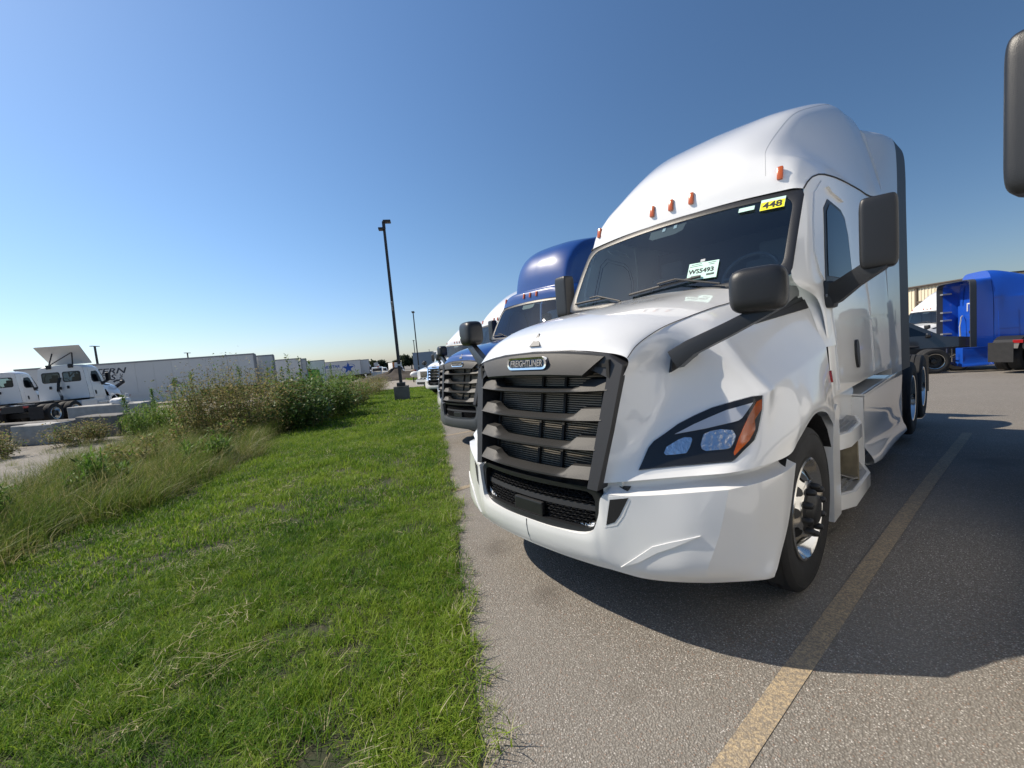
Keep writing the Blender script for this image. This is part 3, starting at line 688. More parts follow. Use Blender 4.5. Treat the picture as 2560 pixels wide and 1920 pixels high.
    loops(em, [(x, fy(x, -.02), 1.533 + z) for x, z in st], [(x, fy(x, .012), 1.533 + z) for x, z in st]); loops(em, [(x, fy(x, .012), 1.533 + z) for x, z in st], [(x, fy(x, .010), 1.533 + z) for x, z in st2]); loops(em, [(x, fy(x, .010), 1.533 + z) for x, z in st2], [(x, fy(x, .004), 1.533 + z) for x, z in st2])
    e = em.build('badge', M['chrome'], t, 40)
    MB().add([(x, fy(x, .005), 1.533 + z) for x, z in st2], [tuple(range(48))]).build('badge_field', M['badgefield'], e)
    if res > .4: text_mesh('FREIGHTLINER', .054, M['chrome'], e, 'badge_lettering', frame((0, ey - .006, 1.533), (1, 0, 0), (0, -1, 0)), .003, .25, .0008, .82)
    d = (-.45, .85, -.12)
    nt_ = MB(); nb = [Vector((-.046,.200,1.632)), Vector((.046,.200,1.632)), Vector((0,.245,1.712))]; no = Vector((0,-.87,.49)); nb = [(hb.ray_cast(Vector((q.x, -1, q.z)), Vector((0, 1, 0)))[0] or q) for q in nb]; nt_.add([q + no * .012 for q in nb] + [q - no * .03 for q in nb], [(0,1,2),(0,3,4,1),(1,4,5,2),(2,5,3,0)]); nt_.build('nose_triangle', M['badgegrey'], t)
    # lower grille
    fr = MB(); lo = dens(rrect(-.535, .535, .565, .842, (.09, .07)), 64); li = dens(rrect(-.490, .490, .605, .815, (.06, .05)), 64)
    yl = lambda x, z: .028 + .12 * (x / .55) ** 2 * .6 + .05 * (z - .7)
    loops(fr, [(x, yl(x, z) + .10, z) for x, z in lo], [(x, yl(x, z) - .02, z) for x, z in lo]); loops(fr, [(x, yl(x, z) - .02, z) for x, z in lo], [(x, yl(x, z) - .016, z) for x, z in li]); loops(fr, [(x, yl(x, z) - .016, z) for x, z in li], [(x, yl(x, z) + .09, z) for x, z in li])
    lg = fr.build('lower_grille', M['plastic'], t, 40)
    MB().add([(x, yl(x, z) + .075, z) for x, z in li], [tuple(range(64))]).build('grille_backing', M['core'], lg)
    MB().grid(np.array([[(x, yl(x, z) + o, z) for x in np.linspace(-.49, .49, 9)] for z, o in ((.695, .06), (.697, .012), (.728, .016), (.735, .06))])).build('cross_bar', M['trim'], lg)
    if res > .4:
        hc = MB(); hx = .046; hz = .021
        for row in range(12):
            z = .610 + row * hz * .88
            if .690 < z < .738 or z > .812: continue
            for c_ in range(24):
                x = -.54 + c_ * hx + (hx / 2 if row % 2 else 0)
                if abs(x) > .465: continue
                if z < .7 and abs(x) < .135: continue
                q = [(x + hx * .5 * math.cos(R(60 * a)), z + hz * .62 * math.sin(R(60 * a))) for a in range(6)]; q2 = [(x + (u - x) * .74, z + (v - z) * .68) for u, v in q]
                Q = lambda L, o: [(u, yl(u, v) + o, v) for u, v in L]
                loops(hc, Q(q, .022), Q(q2, .012)); loops(hc, Q(q2, .012), Q(q2, .05))
        hc.build('honeycomb_mesh', M['plastic'], lg)
    MB().box((0, .030, .648), (.25, .03, .085), bev=.008).build('licence_plate_holder', M['plastic'], lg)
    # bumper
    Bm = surf(BUMP, max(2, int(6 * res)), max(2, int(5 * res)))
    bp = MB().grid(Bm).grid(mirx(Bm)).build('bumper', BP, t, 17); bb = bvh_of([bp])
    if hero: MB().tube([(0, y - .001, z) for y, z in ((-.006, .570), (-.008, .53), (0, .47), (.02, .417))], .0025, 5).build('bumper_seam', M['trim'], t)
    for s in both:
        patch([(.587,.08,.795),(.677,.11,.812),(.632,.10,.715),(.605,.09,.675),(.563,.075,.655)], (-.25, .95, -.15), bb, .003, .03, sx=s).build('bumper_vent', M['core'], t)
        if hero:
            q0 = [(.577,.079,.81),(.695,.115,.828),(.648,.105,.71),(.615,.092,.66),(.555,.073,.638)]
            patch(q0, (-.25, .95, -.15), bb, .0015, .03, sx=s).build('vent_rim', BP, t)
            patch([(.60,.14,.425),(.69,.15,.50),(.77,.17,.568),(.85,.19,.60),(.985,.235,.645),(.86,.20,.575),(.79,.18,.54),(.70,.15,.475)], (-.35, .9, -.1), bb, .006, .03, skirt=.004, sx=s).build('bumper_crease', BP, t, 70)
    for s in both: MB().box((s * .575, .165, .90), (.09, .03, .11)).build('bumper_filler', BP, t)
    gb = MB()
    gb.box((0, .5, .80), (1.3, .7, .10)).build('lower_valance', M['chassis'], t)
    # headlights
    dh = Vector((-1.0, 2.1, -.45))
    HL = [(.698,.191,.942),(.707,.285,1.045),(.72,.315,1.072),(.757,.365,1.105),(.803,.432,1.151),(.858,.495,1.187),(.925,.564,1.223),(1.008,.636,1.25),(1.077,.693,1.27),(1.12,.722,1.274),(1.133,.675,1.212),(1.139,.595,1.114),(1.134,.555,1.07),(1.078,.452,.988),(1.066,.438,.98),(.847,.293,.96)]
    for s in both:
        hl = patch(HL, dh, hb, .006, .045, sx=s).build('headlight', M['lampblack'], t, 50)
        if res > .4 or s < 0:
            patch([(.802,.389,1.103),(.836,.427,1.124),(.869,.466,1.146),(.922,.522,1.175),(.989,.589,1.209),(1.089,.675,1.241),(1.075,.635,1.204),(1.062,.599,1.171),(1.05,.583,1.16),(1.031,.566,1.153),(.921,.478,1.125)], dh, hb, .010, .045, sx=s).build('running_light', M['lampsilver'], hl, 50)
            patch([(1.103,.688,1.246),(1.119,.706,1.256),(1.129,.674,1.212),(1.113,.619,1.16),(1.124,.592,1.121),(1.122,.575,1.102),(1.113,.54,1.068),(1.072,.461,1.003),(1.065,.467,1.015),(1.07,.529,1.084),(1.084,.615,1.174)], dh, hb, .011, .03, sx=s).build('turn_signal', M['amber'], hl, 50)
            patch([(.923,.456,1.099),(.948,.483,1.113),(.987,.512,1.121),(1.037,.538,1.116),(1.056,.527,1.09),(1.054,.496,1.056),(1.046,.475,1.037),(1.032,.462,1.031),(.953,.41,1.024),(.933,.407,1.034),(.923,.418,1.054)], dh, hb, .010, .02, sx=s).build('reflector', M['reflector'], hl, 50)
            patch([(.825,.381,1.077),(.847,.402,1.087),(.876,.417,1.086),(.883,.414,1.077),(.883,.386,1.044),(.876,.358,1.016),(.833,.327,1.01),(.794,.303,1.008),(.782,.304,1.017),(.785,.33,1.045)], dh, hb, .010, .02, sx=s).build('reflector', M['reflector'], hl, 50)
            patch(HL, dh, hb, .017, .045, sx=s).build('headlight_lens', M['lens'], hl, 50)
    # hood side vent, mirror arms and mirrors
    for s in both:
        v = patch([(.94,1.09,1.683),(.95,1.6,1.782),(.965,2.09,1.872),(.985,2.10,1.742),(.96,1.19,1.655)], (-1, 1.6, 0), hb, .010, .06, sx=s).build('hood_vent', M['trim'], t, 40)
        if hero: patch([(.95,1.35,1.705),(.97,2.04,1.825),(.975,2.04,1.800),(.955,1.37,1.690)], (-1, 1.6, 0), hb, .018, .06, sx=s).build('vent_slat', M['plastic'], v)
        arm = MB()
        P0, P1, P2, P3 = Vector((.80,.36,1.43)), Vector((.795,.41,1.55)), Vector((.83,.62,1.595)), Vector((.86,.66,1.50))
        bs = patch([P0, P1, P2, Vector((.84,.60,1.50)), Vector((.81,.47,1.455))], (-1, 2, -.1), hb, .03, .06, sx=s)
        sec = []
        for c, w, h in ((Vector((.81,.43,1.50)), .05, .058), (Vector((.90,.44,1.560)), .042, .046), (Vector((1.06,.50,1.635)), .04, .040), (Vector((1.255,.57,1.735)), .036, .032)):
            sec.append([(s * (c.x - b * h * .45), c.y + a * w * .7, c.z + b * h * .75) for a, b in ((-1,-1),(1,-1),(1.2,0),(1,1),(-1,1),(-1.2,0),(-1,-1))])
        bs.grid(np.array(sec)); a_ = bs.build('hood_mirror_arm', M['plastic'], t, 50)
        rz = Matrix.Rotation(R(14 * s), 3, 'Z')
        superell(MB(), (s * 1.178, .55, 1.806), (.245, .17, .215), .5, 32, 20, rot=rz).build('hood_mirror', M['plastic'], a_, 60)
        # door mirror
        am = MB(); sec = []
        for c, h, w in ((Vector((1.09,2.225,1.83)), .085, .06), (Vector((1.16,2.20,1.84)), .07, .05), (Vector((1.28,2.13,1.915)), .055, .045), (Vector((1.42,2.11,2.0)), .05, .045), (Vector((1.475,2.11,2.05)), .03, .04)):
            sec.append([(s * (c.x + b * -.02), c.y + a * w, c.z + b * h) for a, b in ((-1,-1),(1,-1),(1.1,0),(1,1),(-1,1),(-1.1,0),(-1,-1))])
        am.grid(np.array(sec)); am.box((s * 1.105, 2.225, 1.83), (.09, .14, .20), bev=.025)
        a_ = am.build('door_mirror_arm', M['plastic'], t, 50)
        mr = superell(MB(), (s * 1.402, 2.12, 2.195), (.20, .15, .47), .24, 28, 20, rot=Matrix.Rotation(R(10 * s), 3, 'Z')).build('door_mirror', M['plastic'], a_, 60)
    # doors
    for s in both:
        dp = [(1.15,2.2,1.11),(1.13,2.22,1.55),(1.09,2.24,1.88),(1.06,2.09,2.0),(1.05,2.05,2.16),(1.05,2.12,2.38),(1.05,2.24,2.60),(1.05,2.44,2.73),(1.05,2.8,2.785),(1.05,3.08,2.76),(1.08,3.14,2.5),(1.09,3.14,1.9),(1.15,3.14,1.11)]
        if kind != 'sleeper': dp = [(q[0], min(q[1], 3.05), q[2]) for q in dp]
        dr = patch(dp, (-1, 0, 0), cb, .012, .10 / max(res, .5), skirt=.01, sx=s).build('door', P, t, 50)
        wy = 0 if kind == 'sleeper' else -.1
        wpn = [(1.08,2.17,1.925),(1.08,2.24,2.16),(1.08,2.36,2.50),(1.08,2.48,2.585),(1.08,2.85,2.555),(1.08,2.97+wy,2.50),(1.08,3.04+wy,2.36),(1.08,3.06+wy,2.03),(1.08,2.95+wy,1.93)]
        patch(wpn, (-1, 0, 0), cb, .016, .12, sx=s).build('window_seal', M['plastic'], dr, 50)
        c = sum((Vector(q) for q in wpn), Vector()) / len(wpn)
        gl = [c + (Vector(q) - c) * .88 for q in wpn]
        patch(gl, (-1, 0, 0), cb, .021, .12, sx=s).build('door_window', M['doorglass'], dr, 50)
        patch([c + Vector((0, a, b)) for a, b in ((-.18,.40),(.0,.42),(.2,.395),(.3,.36),(.24,.345),(-.10,.365))], (-1, 0, 0), cb, .03, .08, sx=s).build('drip_rail', P, dr)
        patch(smooth_poly([(1.1,2.83,1.23),(1.1,2.80,1.34),(1.1,2.83,1.45),(1.1,2.90,1.44),(1.1,2.91,1.34),(1.1,2.89,1.24)], 3), (-1, 0, 0), cb, .03, .05, sx=s).build('door_handle', M['plastic'], dr, 60)
        patch(smooth_poly([(1.15,1.92,1.20),(1.15,1.90,1.24),(1.15,1.92,1.28),(1.15,1.95,1.28),(1.15,1.96,1.24),(1.15,1.95,1.20)], 2), (-1, .0, 0), hb, .012, .03, sx=s).build('side_marker', M['red'], t, 60)
        if hero: text_mesh('CASCADIA', .032, M['grey'], t, 'model_lettering', frame((s * 1.108, 2.20, 1.82), (0, s, 0), (s, 0, .08)), .002, .2, 0, 1.1)
    # sleeper: side hatches and extenders
    if kind == 'sleeper':
        for s in both:
            for z0, z1 in ((1.12, 1.62), (1.66, 2.35)):
                patch([(1.15,3.62,z0),(1.15,4.2,z0),(1.15,4.2,z1),(1.15,3.62,z1)], (-1, 0, 0), cb, .009, .12, sx=s).build('side_hatch', P, t, 50)
        se = [(0,3.70),(.60,3.70),(.95,3.685),(1.11,3.64),(1.17,3.54),(1.187,3.3),(1.19,2.9),(1.20,2.0),(1.21,1.0)]
        sf = [(0,3.70),(.60,3.70),(.85,3.69),(.985,3.625),(1.045,3.42),(1.10,3.18),(1.137,2.9),(1.172,2.0),(1.20,1.0)]
        def ext(y0, y1, k0, k1):
            ym = (y0 + y1) / 2
            G = np.array([[(x, y0, z) for x, z in (sf if y0 < 4.5 else [(a * k0, b) for a, b in se])], [((a[0] * .35 + b[0] * .65 if y0 < 4.5 else b[0] * (k0 + k1) / 2), ym, b[1]) for a, b in zip(sf, se)], [(x * k1, y1, z) for x, z in se]]); G = crom(crom(G, 0, 3), 1, 4)
            Gi = G.copy(); Gi[..., 0] *= .97; Gi[..., 2] -= .03 * (G[..., 2] > 3)
            return MB().grid(G).grid(mirx(G)).grid(Gi).grid(mirx(Gi)).grid(np.array([G[-1], Gi[-1]])).grid(mirx(np.array([G[-1], Gi[-1]])))
        ce = ext(4.35, 4.85, 1.0, 1.012); E0 = crom(np.array([[(x, 4.352, z) for x, z in sf]]), 1, 4)[0]; E1 = E0 * np.array([.72, 1, 1]); E1[:, 2] = np.minimum(E1[:, 2], 1 + (E1[:, 2] - 1) * .93)
        ce.grid(np.array([E0, E1])).grid(mirx(np.array([E0, E1]))); ce.build('cab_extender', P, t, 40)
        ext(4.855, 5.36, 1.012, 1.03).build('rubber_extender', M['rubberdark'], t, 40)
    else:
        if kind == 'fairing':
            FA = np.array([[(0,2.28,2.9),(0,2.29,2.99),(0,2.33,3.25),(0,2.42,3.5),(0,2.6,3.72),(0,2.9,3.88),(0,3.42,3.98)],
              [(.4,2.29,2.9),(.4,2.30,2.99),(.4,2.345,3.25),(.4,2.435,3.49),(.4,2.61,3.71),(.4,2.91,3.87),(.4,3.42,3.97)],
              [(.68,2.32,2.9),(.68,2.335,2.99),(.68,2.40,3.25),(.68,2.50,3.47),(.70,2.68,3.67),(.72,2.96,3.83),(.76,3.42,3.93)],
              [(.74,2.37,2.9),(.745,2.39,2.99),(.755,2.47,3.25),(.77,2.58,3.45),(.79,2.76,3.62),(.82,3.02,3.77),(.87,3.42,3.86)],
              [(.76,2.48,2.9),(.77,2.5,2.99),(.79,2.6,3.2),(.81,2.70,3.37),(.84,2.86,3.51),(.88,3.1,3.62),(.92,3.42,3.70)],
              [(.80,2.6,2.86),(.81,2.63,2.92),(.83,2.72,2.96),(.85,2.83,2.98),(.88,2.96,2.98),(.92,3.15,2.97),(.95,3.42,2.93)]])
            F = surf(FA, 6, 6); MB().grid(F).grid(mirx(F)).build('roof_fairing', P, t, 45)
        for s in both:                                   # rear windows
            c = Vector((s * .47, by, 2.33))
            q = rrect(-.40, .40, -.27, .27, (.1, .1))
            fr = MB(); loops(fr, [(c.x + x * 1.05, by + .004, c.z + z * 1.08) for x, z in q], [(c.x + x, by + .016, c.z + z) for x, z in q]); loops(fr, [(c.x + x, by + .016, c.z + z) for x, z in q], [(c.x + x * .93, by + .010, c.z + z * .9) for x, z in q])
            fr = fr.build('rear_window', M['plastic'], t, 50)
            MB().add([(c.x + x * .95, by + .008, c.z + z * .93) for x, z in q], [tuple(range(len(q)))]).build('pane', M['doorglass'], fr)
        lp = MB()
        for x, z in ((-.25, 1.75), (.1, 1.72), (.55, 1.78)): lp.box((x, by + .03, z), (.09, .05, .16), bev=.015)
        lp.build('rear_connector', M['chassis'], t)
        hs = MB()
        for dx in (0, .05, .10):
            hs.tube([(dx, by + .04, 2.3), (dx + .02, by + .16, 2.0), (dx + .06, by + .2, 1.6), (dx, by + .12, 1.25), (dx - .1, by + .3, 1.05)], .022, 6)
        hs.build('air_hose', M['chassis'], t, 60)
    # steps and side skirt
    for s in both:
        SP = MB().prism([(1.78,.24),(1.98,.24),(1.98,1.02),(1.93,1.05),(1.82,.98),(1.78,.7)], s * 1.06, s * 1.195, 'x')
        SP.box((s * 1.0, 2.45, .98), (.2, 1.0, .20)); sp = SP.build('step_panel', P, t, 30)
        for z, xo, y0, y1 in ((.815, 1.235, 1.97, 2.80), (.37, 1.255, 1.97, 2.98)):
            pl = [(s * .95, y0), (s * 1.19, y0), (s * xo, y0 + .16), (s * xo, y1 - .3), (s * 1.16, y1), (s * .95, y1)]
            st = MB().prism(pl, z - .11, z, 'z').build('step', P, t, 30)
            pi = [(s * .96, y0 + .02), (s * 1.17, y0 + .02), (s * (xo - .022), y0 + .17), (s * (xo - .022), y1 - .31), (s * 1.14, y1 - .03), (s * .96, y1 - .03)]
            tr = MB().prism(pi, z, z + .008, 'z')
            if hero:
                for ix in range(6):
                    for iy in range(int((y1 - y0 - .3) / .045)):
                        tr.box((s * (.985 + .04 * ix), y0 + .10 + .045 * iy, z + .011), (.022, .013, .010))
            tr.build('tread', M['steel'], st)
        MB().box((s * 1.0, 2.49, .70), (.19, 1.06, .66)).box((s * 1.06, 2.945, .66), (.24, .02, .60)).build('step_riser', P, t)
        if kind == 'sleeper': ys = (2.93, 3.3, 3.9, 4.5, 5.25)
        else: ys = (2.93, 3.2, 3.5, 3.8, 4.1)
        sk = []
        for i, y in enumerate(ys):
            b = (.37, .33, .29, .25, .21)[i]; w = (1.235, 1.24, 1.225, 1.215, 1.215)[i]
            sk.append([(s * q[0], y, q[1]) for q in ((1.165, .985), (1.185, .95), (1.178, .72), (1.168, .55), (1.185, b + .14), (w, b + .06), (w, b), (1.10, b - .01))])
        SK = surf(np.array(sk), 4, 4); MB().grid(SK).prism([(ys[-1] - .02, .22), (ys[-1], .22), (ys[-1], .97), (ys[-1] - .02, .97)], s * .7, s * 1.18, 'x').box((s * 1.0, (ys[0] + ys[-1]) / 2, .975), (.38, ys[-1] - ys[0], .012)).build('side_skirt', P, t, 40)
    # chassis
    L = 8.25 if kind == 'sleeper' else 6.6
    a1, a2 = (6.1, 7.4) if kind == 'sleeper' else (4.6, 5.9)
    ch = MB()
    for s in both:
        ch.box((s * .43, (.7 + L) / 2, .88), (.09, L - .7, .27))
    ch.box((0, 1.25, .5), (1.9, .14, .16)).box((0, a1, .52), (1.3, .2, .24)).box((0, a2, .52), (1.3, .2, .24)).box((0, (a1 + a2) / 2, 1.09), (.95, .9, .07), bev=.02).box((0, L, .86), (.9, .06, .3))
    ch.box((0, 1.15, 1.15), (1.15, 1.7, .8)).box((0, 3.2, .8), (1.2, 2.6, .5)).box((0, 1.15, .75), (1.0, .9, .3))
    ch.build('chassis', M['chassis'], t)
    for s in both:
        ar = MB(); G = []
        for i in range(13):
            a = R(-25 + 215 * i / 12); G.append([(s * x, 1.27 - .585 * math.cos(a), .5 + .60 * math.sin(a)) for x in (.55, 1.185)])
        ar.grid(np.array(G)); ar.add([(s * .56, 1.27, .5)] + [g[0] for g in G], [(0, i + 1, i + 2) for i in range(12)]); ar.build('wheel_arch', M['chassis'], t, 40)
        make_wheel(t, (s * 1.045, 1.27, .5), s, 'steer', 'alu', hero or res > .4)
        for y in (a1, a2):
            make_wheel(t, (s * 1.075, y, .5), s, 'drive', 'alu', hero or res > .4)
            iw = MB().lathe([(s * .62, .3), (s * .60, .40), (s * .62, .48), (s * .68, .503), (s * .84, .503), (s * .89, .48), (s * .91, .4), (s * .89, .3)], 40, c=(0, y, .5)).build('inner_tyre', M['rubber'], t, 40)
        MB().box((s * .92, L + .05, .62), (.56, .02, .62)).build('mud_flap', M['rubber'], t)
        MB().box((s * .55, L + .03, .95), (.22, .05, .10), bev=.01).build('tail_light', M['red'], t)
    return t
M['doorglass'] = glass('door_glass', (.20, .27, .32))
M['seamgrey'] = mat('panel_seam', (.38, .38, .38), .6)
M['badgefield'] = mat('badge_field_blue', (.10, .14, .19), .25, .6)
M['wheelgrey'] = mat('steering_wheel_grey', (.10, .10, .105), .6)
M['badgegrey'] = mat('badge_grey', (.075, .08, .09), .5)
M['greybumper'] = mat('grey_bumper_plastic', (.075, .08, .088), .5, bump=(420, .1))
M['greytrailer'] = mat('shade_tinted_trailer', (.25, .30, .37), .5)  # grey trailer; blue cast of its shaded side mixed into the colour
M['browndirt'] = mat('brown_dirt', (.13, .085, .055), .95, bump=(3, 1), var=(.9, .9, (.20, .15, .10)))
M['bag'] = mat('white_bag', (.70, .70, .70), .7)
M['rubberdark'] = mat('extender_rubber', (.048, .052, .06), .55)
# ------------------------------------------------------------------ the row of parked tractors
hero = make_truck('white sleeper tractor with dark grille, yellow 448 tag and green paper in its windshield', 'tractors parked nose out along the lawn', 'white', 'sleeper', None, 1.0, True)
hws = [c for c in hero.children if c.name == 'windshield'][0]
def sticker(name, x0, x1, t0, t1, mt, off=.0165, curl=0):
    n = 6; G = np.array([[ws_point(x0 + (x1 - x0) * j / n, t0 + (t1 - t0) * i / n + curl * (j / n), off) for j in range(n + 1)] for i in range(n + 1)])
    return MB().grid(G).build(name, mt, hws, 60)
def ws_frame(x, t, off=.0175, roll=0):
    o = ws_point(x, t, off); dx = ws_point(x + .02, t, off) - ws_point(x - .02, t, off); dy = ws_point(x, t + .02, off) - ws_point(x, t - .02, off)
    return frame(o, dx, dx.cross(dy)) @ Matrix.Rotation(roll, 4, 'Z')
sticker('number_tag_backing', .735, .895, .795, .930, M['mint'], .0155)
sticker('number_tag', .737, .893, .795, .895, M['yellow'], .0165)
text_mesh('448', .085, M['ink'], hws, 'tag_number', ws_frame(.815, .845, .0172), .001, 0, .002, 1.0)
sticker('blank_tag', .585, .695, .835, .885, M['mint'])
sticker('stock_paper', .285, .515, .135, .325, M['mint'], .0165, -.012)
sticker('paper_clip', .37, .405, .326, .355, M['grey'], .0165)
text_mesh('WS5493', .056, M['ink'], hws, 'stock_number', ws_frame(.39, .222, .0176, -.03), .001, 0, .0012, 1.0)
for i, (x, t_, w) in enumerate(((.345, .302, .08), (.465, .296, .06), (.345, .282, .10), (.465, .277, .04), (.345, .172, .06), (.465, .174, .06), (.465, .166, .06), (.465, .158, .06))):
    sticker('printed_line', x - w / 2, x + w / 2, t_, t_ + .006, M['ink'], .0172)
kp = thing('steel_plate', 'worn bent steel plate propped upright on the lower step of the white truck', 'plate', (1.16, 2.42, .38), R(-28))
pl = MB(); G = np.array([[(.075 * a, .03 * math.sin(z * 3) - .10 * z, z) for a in (-1, -.6, .6, 1)] for z in np.linspace(0, .36, 7)])
pl.grid(G); G2 = G.copy(); G2[..., 1] += .012; pl.grid(G2); pl.grid(np.array([G[:, 0], G2[:, 0]])); pl.grid(np.array([G[:, -1], G2[:, -1]]))
pl.build('sheet', M['plate'], kp, 40)
MB().box((0, -.045, .365), (.17, .03, .018), rot=Matrix.Rotation(R(8), 3, 'Y')).box((.07, -.045, .385), (.02, .02, .05)).build('clamp_bar', M['chassis'], kp)
MB().box((0, -.015, .02), (.15, .05, .012)).build('foot', M['steel'], kp)

blue = make_truck('dark blue day cab tractor with grey bumper and tall roof fairing beside the white truck', 'tractors parked nose out along the lawn', 'blue', 'fairing', 'greybumper', .8)
blue.location = (-4.33, 2.34, tz(-4.3, 3.5))
plainw = make_truck('', 'tractors parked nose out along the lawn', 'white', 'sleeper', None, .45)
plainw.location = (-8.0, 4.45, tz(-8, 5.6)); plainw['label'] = 'white sleeper tractor with dark grille bars just behind the dark blue tractor'
chrome_t = copy_tree(plainw); chrome_t.location = (-17.55, 9.6, tz(-17.4, 10.6)); chrome_t.rotation_euler = (0, 0, R(13)); chrome_t['label'] = 'white sleeper tractor with bright chrome grille bars, second from the far end of the row'
swap_mat(chrome_t, M['slat'], M['chrome']); swap_mat(chrome_t, M['frame'], M['chrome'])
nxt = copy_tree(plainw); nxt.location = (3.435, -1.70, 0); nxt['label'] = 'tractor at the right edge of the photo, only its black door mirror in view'
yard_w = copy_tree(plainw); yard_w.location = (-1.70, 30.67, tz(-1.7, 31) - .05); yard_w.rotation_euler = (0, 0, R(-34)); yard_w['group'] = 'trucks parked by the tan building'
yard_w['label'] = 'white sleeper tractor facing out in front of the tan metal building'
far_w = copy_tree(plainw); far_w.location = (-90.2, 35.3, -1.85); far_w.rotation_euler = (0, 0, R(78)); far_w['group'] = 'far vehicles beyond the dirt heap'; far_w['label'] = 'distant white sleeper tractor facing the camera right of the last trailer'

# old conventional at the end of the row
def old_truck(loc, label):
    t = thing('road_tractor', label, 'truck', loc, R(9), 'tractors parked nose out along the lawn'); P = M['white']
    hs = np.array([[(w * a, y, z) for a, z in ((-1, zb), (-1, zm), (-.86, zt), (-.4, zt + .05), (.4, zt + .05), (.86, zt), (1, zm), (1, zb))] for y, w, zb, zm, zt in ((.12, .88, .78, 1.15, 1.32), (.3, .98, .78, 1.25, 1.42), (1.2, 1.12, 1.05, 1.35, 1.62), (1.9, 1.05, 1.0, 1.5, 1.80))])
    MB().grid(crom(hs, 0, 5)).add([tuple(q) for q in hs[0]], [tuple(range(8))]).build('hood', P, t, 40)
    MB().prism([(1.9, 1.0), (1.9, 1.72), (2.25, 2.58), (2.6, 2.72), (3.4, 2.75), (3.4, 1.0)], -1.05, 1.05, 'x').build('cab_shell', P, t, 30)
    MB().box((0, 2.10, 2.66), (2.0, .34, .10), bev=.04).build('sun_visor', P, t)
    MB().add([(-.95, 1.90, 1.76), (.95, 1.90, 1.76), (.92, 2.21, 2.52), (-.92, 2.21, 2.52)], [(0, 1, 2, 3)]).build('windshield', M['skyglass'], t)
    g = MB().box((0, .12, 1.08), (1.0, .06, .50), bev=.03).build('grille_frame', P, t)
    MB().box((0, .08, 1.08), (.90, .02, .44)).build('grille_backing', M['core'], g)
    for i in range(6): MB().box((0, .065, .90 + .072 * i), (.92, .03, .026)).build('grille_bar', M['chrome'], g)
    b = MB().prism([(-.75, -.14), (.75, -.14), (1.12, .30), (1.12, .5), (.7, .2), (-.7, .2), (-1.12, .5), (-1.12, .30)], .38, .74, 'z').build('bumper', P, t)
    MB().box((0, -.155, .50), (1.3, .01, .14)).build('plate_recess', M['core'], b)
    for x in (-.45, 0, .45): MB().box((x, .105, .80), (.22, .02, .05)).build('air_slot', M['core'], t)
    for s in (-1, 1):
        MB().box((s * .86, .26, 1.02), (.24, .10, .20), bev=.04, rz=R(28 * s)).build('headlight', M['lampsilver'], t)
        a = MB().tube([(s * .95, 1.0, 1.55), (s * 1.05, .9, 1.8)], .02, 6).build('hood_mirror_arm', M['plastic'], t)
        superell(MB(), (s * 1.06, .9, 1.86), (.22, .14, .18), .5).build('hood_mirror', M['plastic'], a, 60)
        a = MB().tube([(s * 1.05, 2.1, 1.8), (s * 1.35, 2.1, 2.0)], .03, 6).build('door_mirror_arm', M['plastic'], t)
        superell(MB(), (s * 1.36, 2.1, 2.2), (.2, .15, .5), .3).build('door_mirror', M['plastic'], a, 60)
        make_wheel(t, (s * 1.045, 1.25, .5), s, 'steer', 'alu', True)
        for y in (5.2, 6.5): make_wheel(t, (s * 1.0, y, .5), s, 'drive', 'alu', True)
    MB().box((0, 3.8, .85), (1.0, 6, .3)).box((0, 1.3, .9), (1.5, 1.6, .5)).build('chassis', M['chassis'], t)
M['skyglass'] = glass('old_windshield', (.35, .5, .52))
old_truck((-24.6, 12.9, tz(-24.6, 13.6)), 'older white day cab tractor with chrome bar grille at the far end of the row')

# ------------------------------------------------------------------ right background
ryard = 'trucks parked by the tan building'
rb = make_truck('royal blue sleeper tractor seen from behind with black edged side extenders', ryard, 'royal', 'sleeper', None, .45)
def place_rear(t, rear, rz, ylocal, z, sc=1):
    c, s = math.cos(rz), math.sin(rz); t.location = (rear[0] + s * ylocal * sc, rear[1] - c * ylocal * sc, z); t.rotation_euler = (0, 0, rz); t.scale = (sc,) * 3
place_rear(rb, (.95, 20.5), R(116), 5.05, -.50, .86)
for c in rb.children:
    if c.name.startswith('rubber_extender'): c.scale = (1, .39, 1); c.location = (0, 2.96, 0)
bkw = MB().box((0, 4.40, 1.9), (2.0, .04, 1.55)).build('rear_wall', M['royal'], rb)
MB().box((-.35, 4.44, 3.05), (.9, .02, .42), bev=.008).build('rear_window', M['lampblack'], rb)
for z in (3.25, 2.45, 2.1, 1.5): MB().box((1.05, 4.80, z), (.22, .30, .06)).build('extender_bracket', M['grey'], rb)
MB().tube([(.55, 4.48, 2.25), (.42, 4.58, 2.2), (.36, 4.65, 1.8), (.30, 4.65, 1.2)], .03, 6).build('exhaust_hose', M['grey'], rb)
MB().box((.15, 4.44, 2.75), (.30, .02, .05)).box((.29, 4.44, 2.6), (.05, .02, .34)).build('white_bracket', M['panel'], rb)
for x in (-.25, .1): MB().box((x, 4.45, 1.55), (.10, .03, .12), bev=.01).build('rear_connector', M['chassis'], rb)
la = MB()
for x in (-.98, -.62): la.tube([(x, 5.5, .96), (x, 5.5, .45)], .022, 6)
la.tube([(-.98, 5.5, .70), (-.62, 5.5, .70)], .02, 6).tube([(-1.0, 5.5, .45), (-.58, 5.5, .45)], .02, 6); la.build('access_ladder', M['alu'], rb)
bk = make_truck('black tractor at the right edge seen from behind with hanging mud flaps', ryard, 'blackpaint', 'daycab', 'blackpaint', .4)
place_rear(bk, (2.95, 18.2), R(158), 6.6, -.40)
fd = MB()
